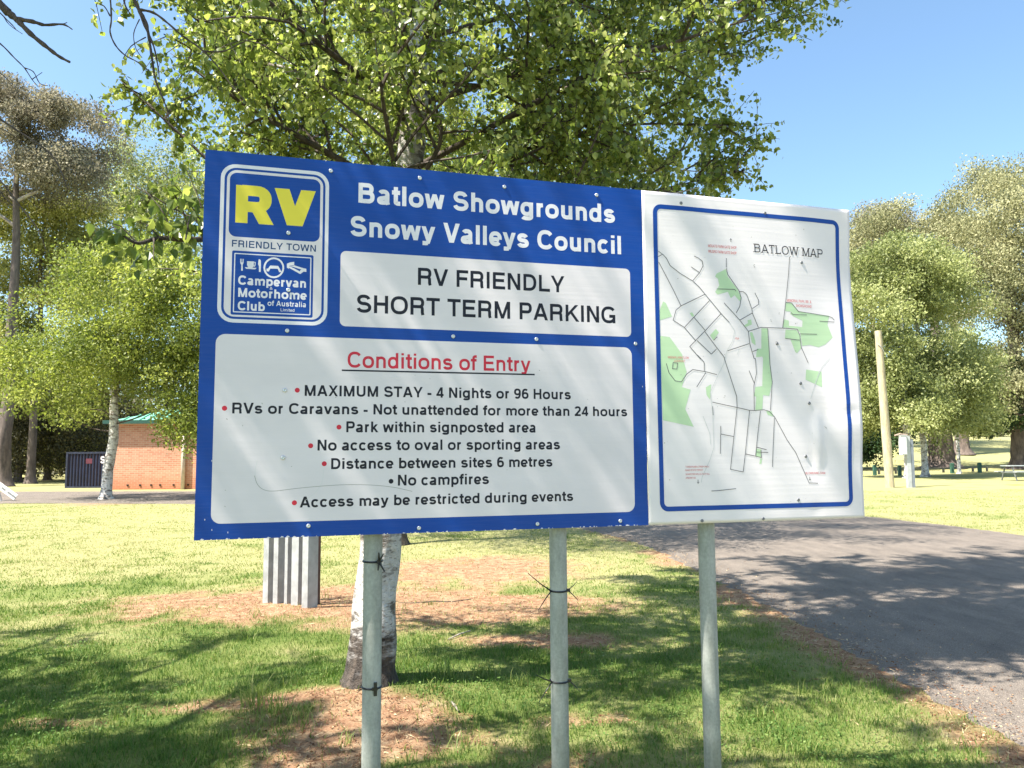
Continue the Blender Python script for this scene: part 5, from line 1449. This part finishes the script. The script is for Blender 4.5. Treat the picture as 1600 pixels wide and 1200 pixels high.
def steel_posts():
    """bundle of upright folded steel sections behind the sign"""
    Z0 = GP(484, 957); t = empty('steel_post_stack', (Z0.x, Z0.y, 0)); tag(t, 'row of five upright grey steel sections standing on bare soil behind the sign', 'steel posts')
    GS = simple('weathered_zinc', (.38, .39, .40), .5, .25, .22, 9, .1); RS = simple('rusty_steel', (.10, .055, .045), .8, .1, .4, 14)
    H = 1.22
    for k, (px, py, wl, wd) in enumerate(((409, 946, 9, 7), (425, 947, 8, 10), (443, 948, 5, 6), (453, 951, 12, 6), (470, 958, 10, 12))):
        g = GP(px+wl, py+1); s = g.y/FPX
        cx, cy = g.x - Z0.x, g.y - Z0.y
        al = math.radians(24); be = math.radians(-50)
        # light face runs left/back from the corner, dark face right/back
        L_ = Vector((-math.cos(al), math.sin(al), 0))*(wl*s/math.cos(al)); D_ = Vector((math.cos(be), -math.sin(be), 0))*(wd*s/math.cos(be))
        c0 = Vector((cx, cy, 0)); z0 = -.05; h = H + .02*((k*7) % 3 - 1)
        mb = MB(); th = .006
        a, b_, d = c0+L_, c0, c0+D_
        e = d + L_*.35; f = a + D_*.35
        path = [f, a, b_, d, e]
        inn = []
        cen = (a+b_+d)/3 + (D_+L_)*.15
        for q in path: inn.append(q + (cen-q).normalized()*th)
        for z in (z0, h): mb.v += [(q.x, q.y, z) for q in path] + [(q.x, q.y, z) for q in inn]
        n = 5
        for i in range(n-1):
            mb.f.append((i, i+1, 2*n+i+1, 2*n+i)); mb.f.append((n+i+1, n+i, 3*n+i, 3*n+i+1)); mb.f.append((2*n+i, 2*n+i+1, 3*n+i+1, 3*n+i))
        mb.f.append((0, 2*n, 3*n, n)); mb.f.append((n-1, 2*n-1, 4*n-1, 3*n-1))
        mb.build('steel_section', GS, t)
    g = GP(495, 953); mb = MB(); mb.box((g.x-Z0.x-.015, g.y-Z0.y+.06, H/2), (.018, .08, H+.1), math.radians(-20)); mb.build('rusty_plate', RS, t)
    for z in (.35, 1.0):
        a = GP(409, 944) - Z0; c = GP(492, 948) - Z0
        mb = MB(); mb.beam((a.x+.02, a.y+.10, z), (c.x, c.y+.12, z), .02, .05); mb.build('cross_bar', RS, t)
steel_posts()

def stick():
    mb = MB(); P = [GP(622, 943), GP(650, 941), GP(680, 937), GP(705, 937), GP(736, 932)]  # dark stick added along the ground in place of a thin cast shadow
    q = catmull([(p.x, p.y, .012+float(G(p.x, p.y))) for p in P], 4)
    mb.tube([Vector(a) for a in q], list(np.linspace(.012, .006, len(q))), 6)
    tag(mb.build('shadow_line_stick', TWIG, smooth=True), 'thin dark stick added in place of a shadow line on dry ground right of the birch trunk', 'stick')
    for (a, b, c, lab) in (((705, 1108), (716, 1122), 4.3, 'short pale broken stick on the straw right of the left post'), ((735, 985), (700, 998), 7, 'thin brown twig on the reddish ground behind the left post')):
        P, Q = GP(*a), GP(*b); mb = MB(); z = float(Gm(P.x, P.y))
        mb.tube([(P.x, P.y, z+.015), ((P.x+Q.x)/2, (P.y+Q.y)/2, z+.02), (Q.x, Q.y, z+.012)], [.006, .007, .004], 6)
        tag(mb.build('fallen_stick', PTWIG, smooth=True), lab, 'stick')
stick()

def right_side():
    WD = barkmat('pole_timber', (.30, .25, .16), (.48, .41, .27), 6)
    Y = 32.5
    a = W(1391, 766, Y); c = W(1372, 517, Y)
    t = empty('timber_pole', (a.x, Y, 0)); tag(t, 'leaning bare timber pole beside the meter box, sawn off at the top', 'pole')
    o_ = Vector((a.x, Y, 0)); p0 = Vector((0, 0, -.1)); p1 = c-o_
    mb = MB(); mb.tube([p0, p0.lerp(p1, .3), p0.lerp(p1, .7), p1], [.185, .175, .155, .140], 18, rfun=lambda t_, an, z: 1+.02*math.sin(4*an+z*2)); mb.build('shaft', WD, t, smooth=False)
    mb = MB(); q = p0.lerp(p1, .90)
    mb.tube([q+Vector((-.13, -.14, .10)), q+Vector((-.02, -.17, -.02)), q+Vector((.12, -.13, -.22)), q+Vector((.16, -.05, -.30))], .018, 6); mb.build('cable_loop', simple('grey_cable', (.42, .42, .42), .6), t)
    # meter box on steel channel
    b0 = W(1424, 769, 32.3); t2 = empty('meter_box', (b0.x, b0.y, 0)); tag(t2, 'grey electrical box on a steel post next to the leaning pole', 'electrical box')
    GA = simple('zinc_channel', (.42, .43, .44), .5, .2, .12); WB = simple('white_cabinet', (.66, .66, .66), .5); DKB = simple('dark_steel', (.10, .10, .12), .6)
    mb = MB(); mb.box((-.06, .02, 1.05), (.17, .16, 2.16)); mb.build('channel', GA, t2)
    mb = MB(); mb.box((.10, .02, .98), (.12, .14, 2.0)); mb.build('channel', simple('blue_grey_channel', (.20, .22, .26), .5, .2), t2)
    mb = MB(); mb.box((-.28, -.06, 1.74), (.24, .20, .78)); bx = mb.build('cabinet', WB, t2)
    mb = MB(); mb.box((-.28, -.166, 1.74), (.19, .012, .70)); dr = mb.build('door', simple('cabinet_door', (.60, .60, .61), .5), bx)
    mb = MB(); mb.box((-.28, -.06, 2.15), (.28, .25, .035)); mb.build('cap', GA, bx)
    ar = W(1394, 684, Y)-b0; mb = MB(); mb.tube([(ar.x, 0, ar.z+b0.z+.08), (ar.x*.6, -.05, 2.22), (-.35, -.05, 2.20), (-.05, -.02, 2.16)], .035, 8); mb.build('conduit', simple('brown_conduit', (.30, .22, .17), .6), t2)
    BG = simple('green_post_paint', (.035, .10, .07), .6, 0, .2, 5); RL = simple('dark_rail', (.09, .09, .075), .7)
    bols = []
    for px, py, lab in ((1367, 742.5, 'short green bollard nearest the map sheet, left of the pole'), (1406, 743, 'short green bollard between the pole and the meter box'),
                        (1488, 739.5, 'short green bollard in front of the massive dark trunk'), (1531, 738.5, 'short green bollard between the young birch and the picnic table')):
        g = GP(px, py); k = g.y/FPX
        mb = MB(); w = 4.4*k; h = 15.5*k
        mb.box((0, 0, h/2-.03), (w, w, h)); mb.box((0, 0, h-.03+.02), (w, w, .05), 0, .6)
        o = mb.build('bollard', BG, None); o.location = (g.x, g.y, float(G(g.x, g.y)))
        tag(o, lab, 'bollard', 'green bollards along the far lawn')
    # low log rail
    g0, g1 = GP(1350, 742), GP(1568, 736)
    t = empty('log_rail', (g0.x, g0.y, 0)); tag(t, 'low dark rail running along the far lawn between the bollards', 'rail')
    for k in range(9):
        a = g0.lerp(g1, k/9)-g0; c = g0.lerp(g1, (k+1)/9)-g0
        mb = MB(); mb.beam((a.x, a.y+.3, .30), (c.x-.05, c.y+.3, .30), .09, .10); mb.build('log', RL, t)
        mb = MB(); mb.box((a.x, a.y+.32, .12), (.12, .12, .30)); mb.build('stub_post', RL, t)
    # picnic table
    g = GP(1590, 751); t = empty('picnic_table', (g.x, g.y, 0), math.radians(8)); tag(t, 'grey steel picnic table under the big gum at the right edge', 'picnic table')
    TG = simple('table_grey', (.42, .45, .45), .5, .2); FR = simple('table_frame', (.12, .13, .13), .6)
    for k in range(5):
        mb = MB(); mb.box((.35, -.26+k*.13, .74), (2.0, .115, .035)); mb.build('top_slat', TG, t)
    for y in (-.62, .62):
        for k in (0, 1):
            mb = MB(); mb.box((.35, y-.07+k*.14, .45), (2.0, .125, .035)); mb.build('seat_slat', TG, t)
    for x in (-.45, 1.15):
        for sgn in (-1, 1):
            mb = MB(); mb.beam((x, sgn*.50, 0), (x, sgn*.22, .72), .05, .05); mb.build('leg', FR, t)
        mb = MB(); mb.beam((x, -.68, .41), (x, .68, .41), .05, .05); mb.build('seat_bearer', FR, t)
right_side()

# far belt of trees that closes the view
def belt():
    nr = np.random.default_rng(77)
    P = []; 
    for k in range(300):
        a = -1.0 + 2.15*nr.random()
        if -.95 < a < -.62: Y = 66+10*nr.random()
        else: Y = 72+45*nr.random()
        x = a*Y
        if x > 20: Y = 128+25*nr.random(); x = a*Y
        h = (7+5*nr.random())*(1.0 if Y < 120 else 1.5); z = float(G(x, Y)); s = 3.2+2*nr.random()
        n = 330
        v = nr.normal(size=(n, 3)); v /= np.linalg.norm(v, axis=1)[:, None]
        q = v*(nr.random(n)**.35)[:, None]*np.array([s, s*.7, h*.55]) + np.array([x, Y, z+h*.52])
        P.append(np.c_[q, np.full(n, nr.random())])
    P = np.concatenate(P)
    tint = np.clip(.35+.5*(P[:, 3]-.5)+.2*nr.normal(size=len(P)), 0, 1)
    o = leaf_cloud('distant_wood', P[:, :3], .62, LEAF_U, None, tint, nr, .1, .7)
    tag(o, 'distant mass of dark trees closing the view beyond the lawn', 'woodland', kind='stuff')
belt()
def undergrowth():
    nr = np.random.default_rng(5); P = []
    for k in range(60):
        Y = 47+14*nr.random(); x = (-.98+.52*nr.random())*Y; s = 2.0+1.2*nr.random(); h = 2.5+2.5*nr.random(); n = 500
        v = nr.normal(size=(n, 3)); v /= np.linalg.norm(v, axis=1)[:, None]
        q = v*(nr.random(n)**.35)[:, None]*np.array([s, s*.7, h*.55]) + np.array([x, Y, h*.45]); P.append(np.c_[q[q[:, 2] > 0], np.full(int((q[:, 2] > 0).sum()), nr.random())])
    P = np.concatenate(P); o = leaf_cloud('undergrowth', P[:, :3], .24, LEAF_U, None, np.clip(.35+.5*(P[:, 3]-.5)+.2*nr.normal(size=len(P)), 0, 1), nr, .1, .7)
    tag(o, 'dark undergrowth beneath the trees behind the left road', 'shrubs', kind='stuff')
undergrowth()
bpy.context.view_layer.update()
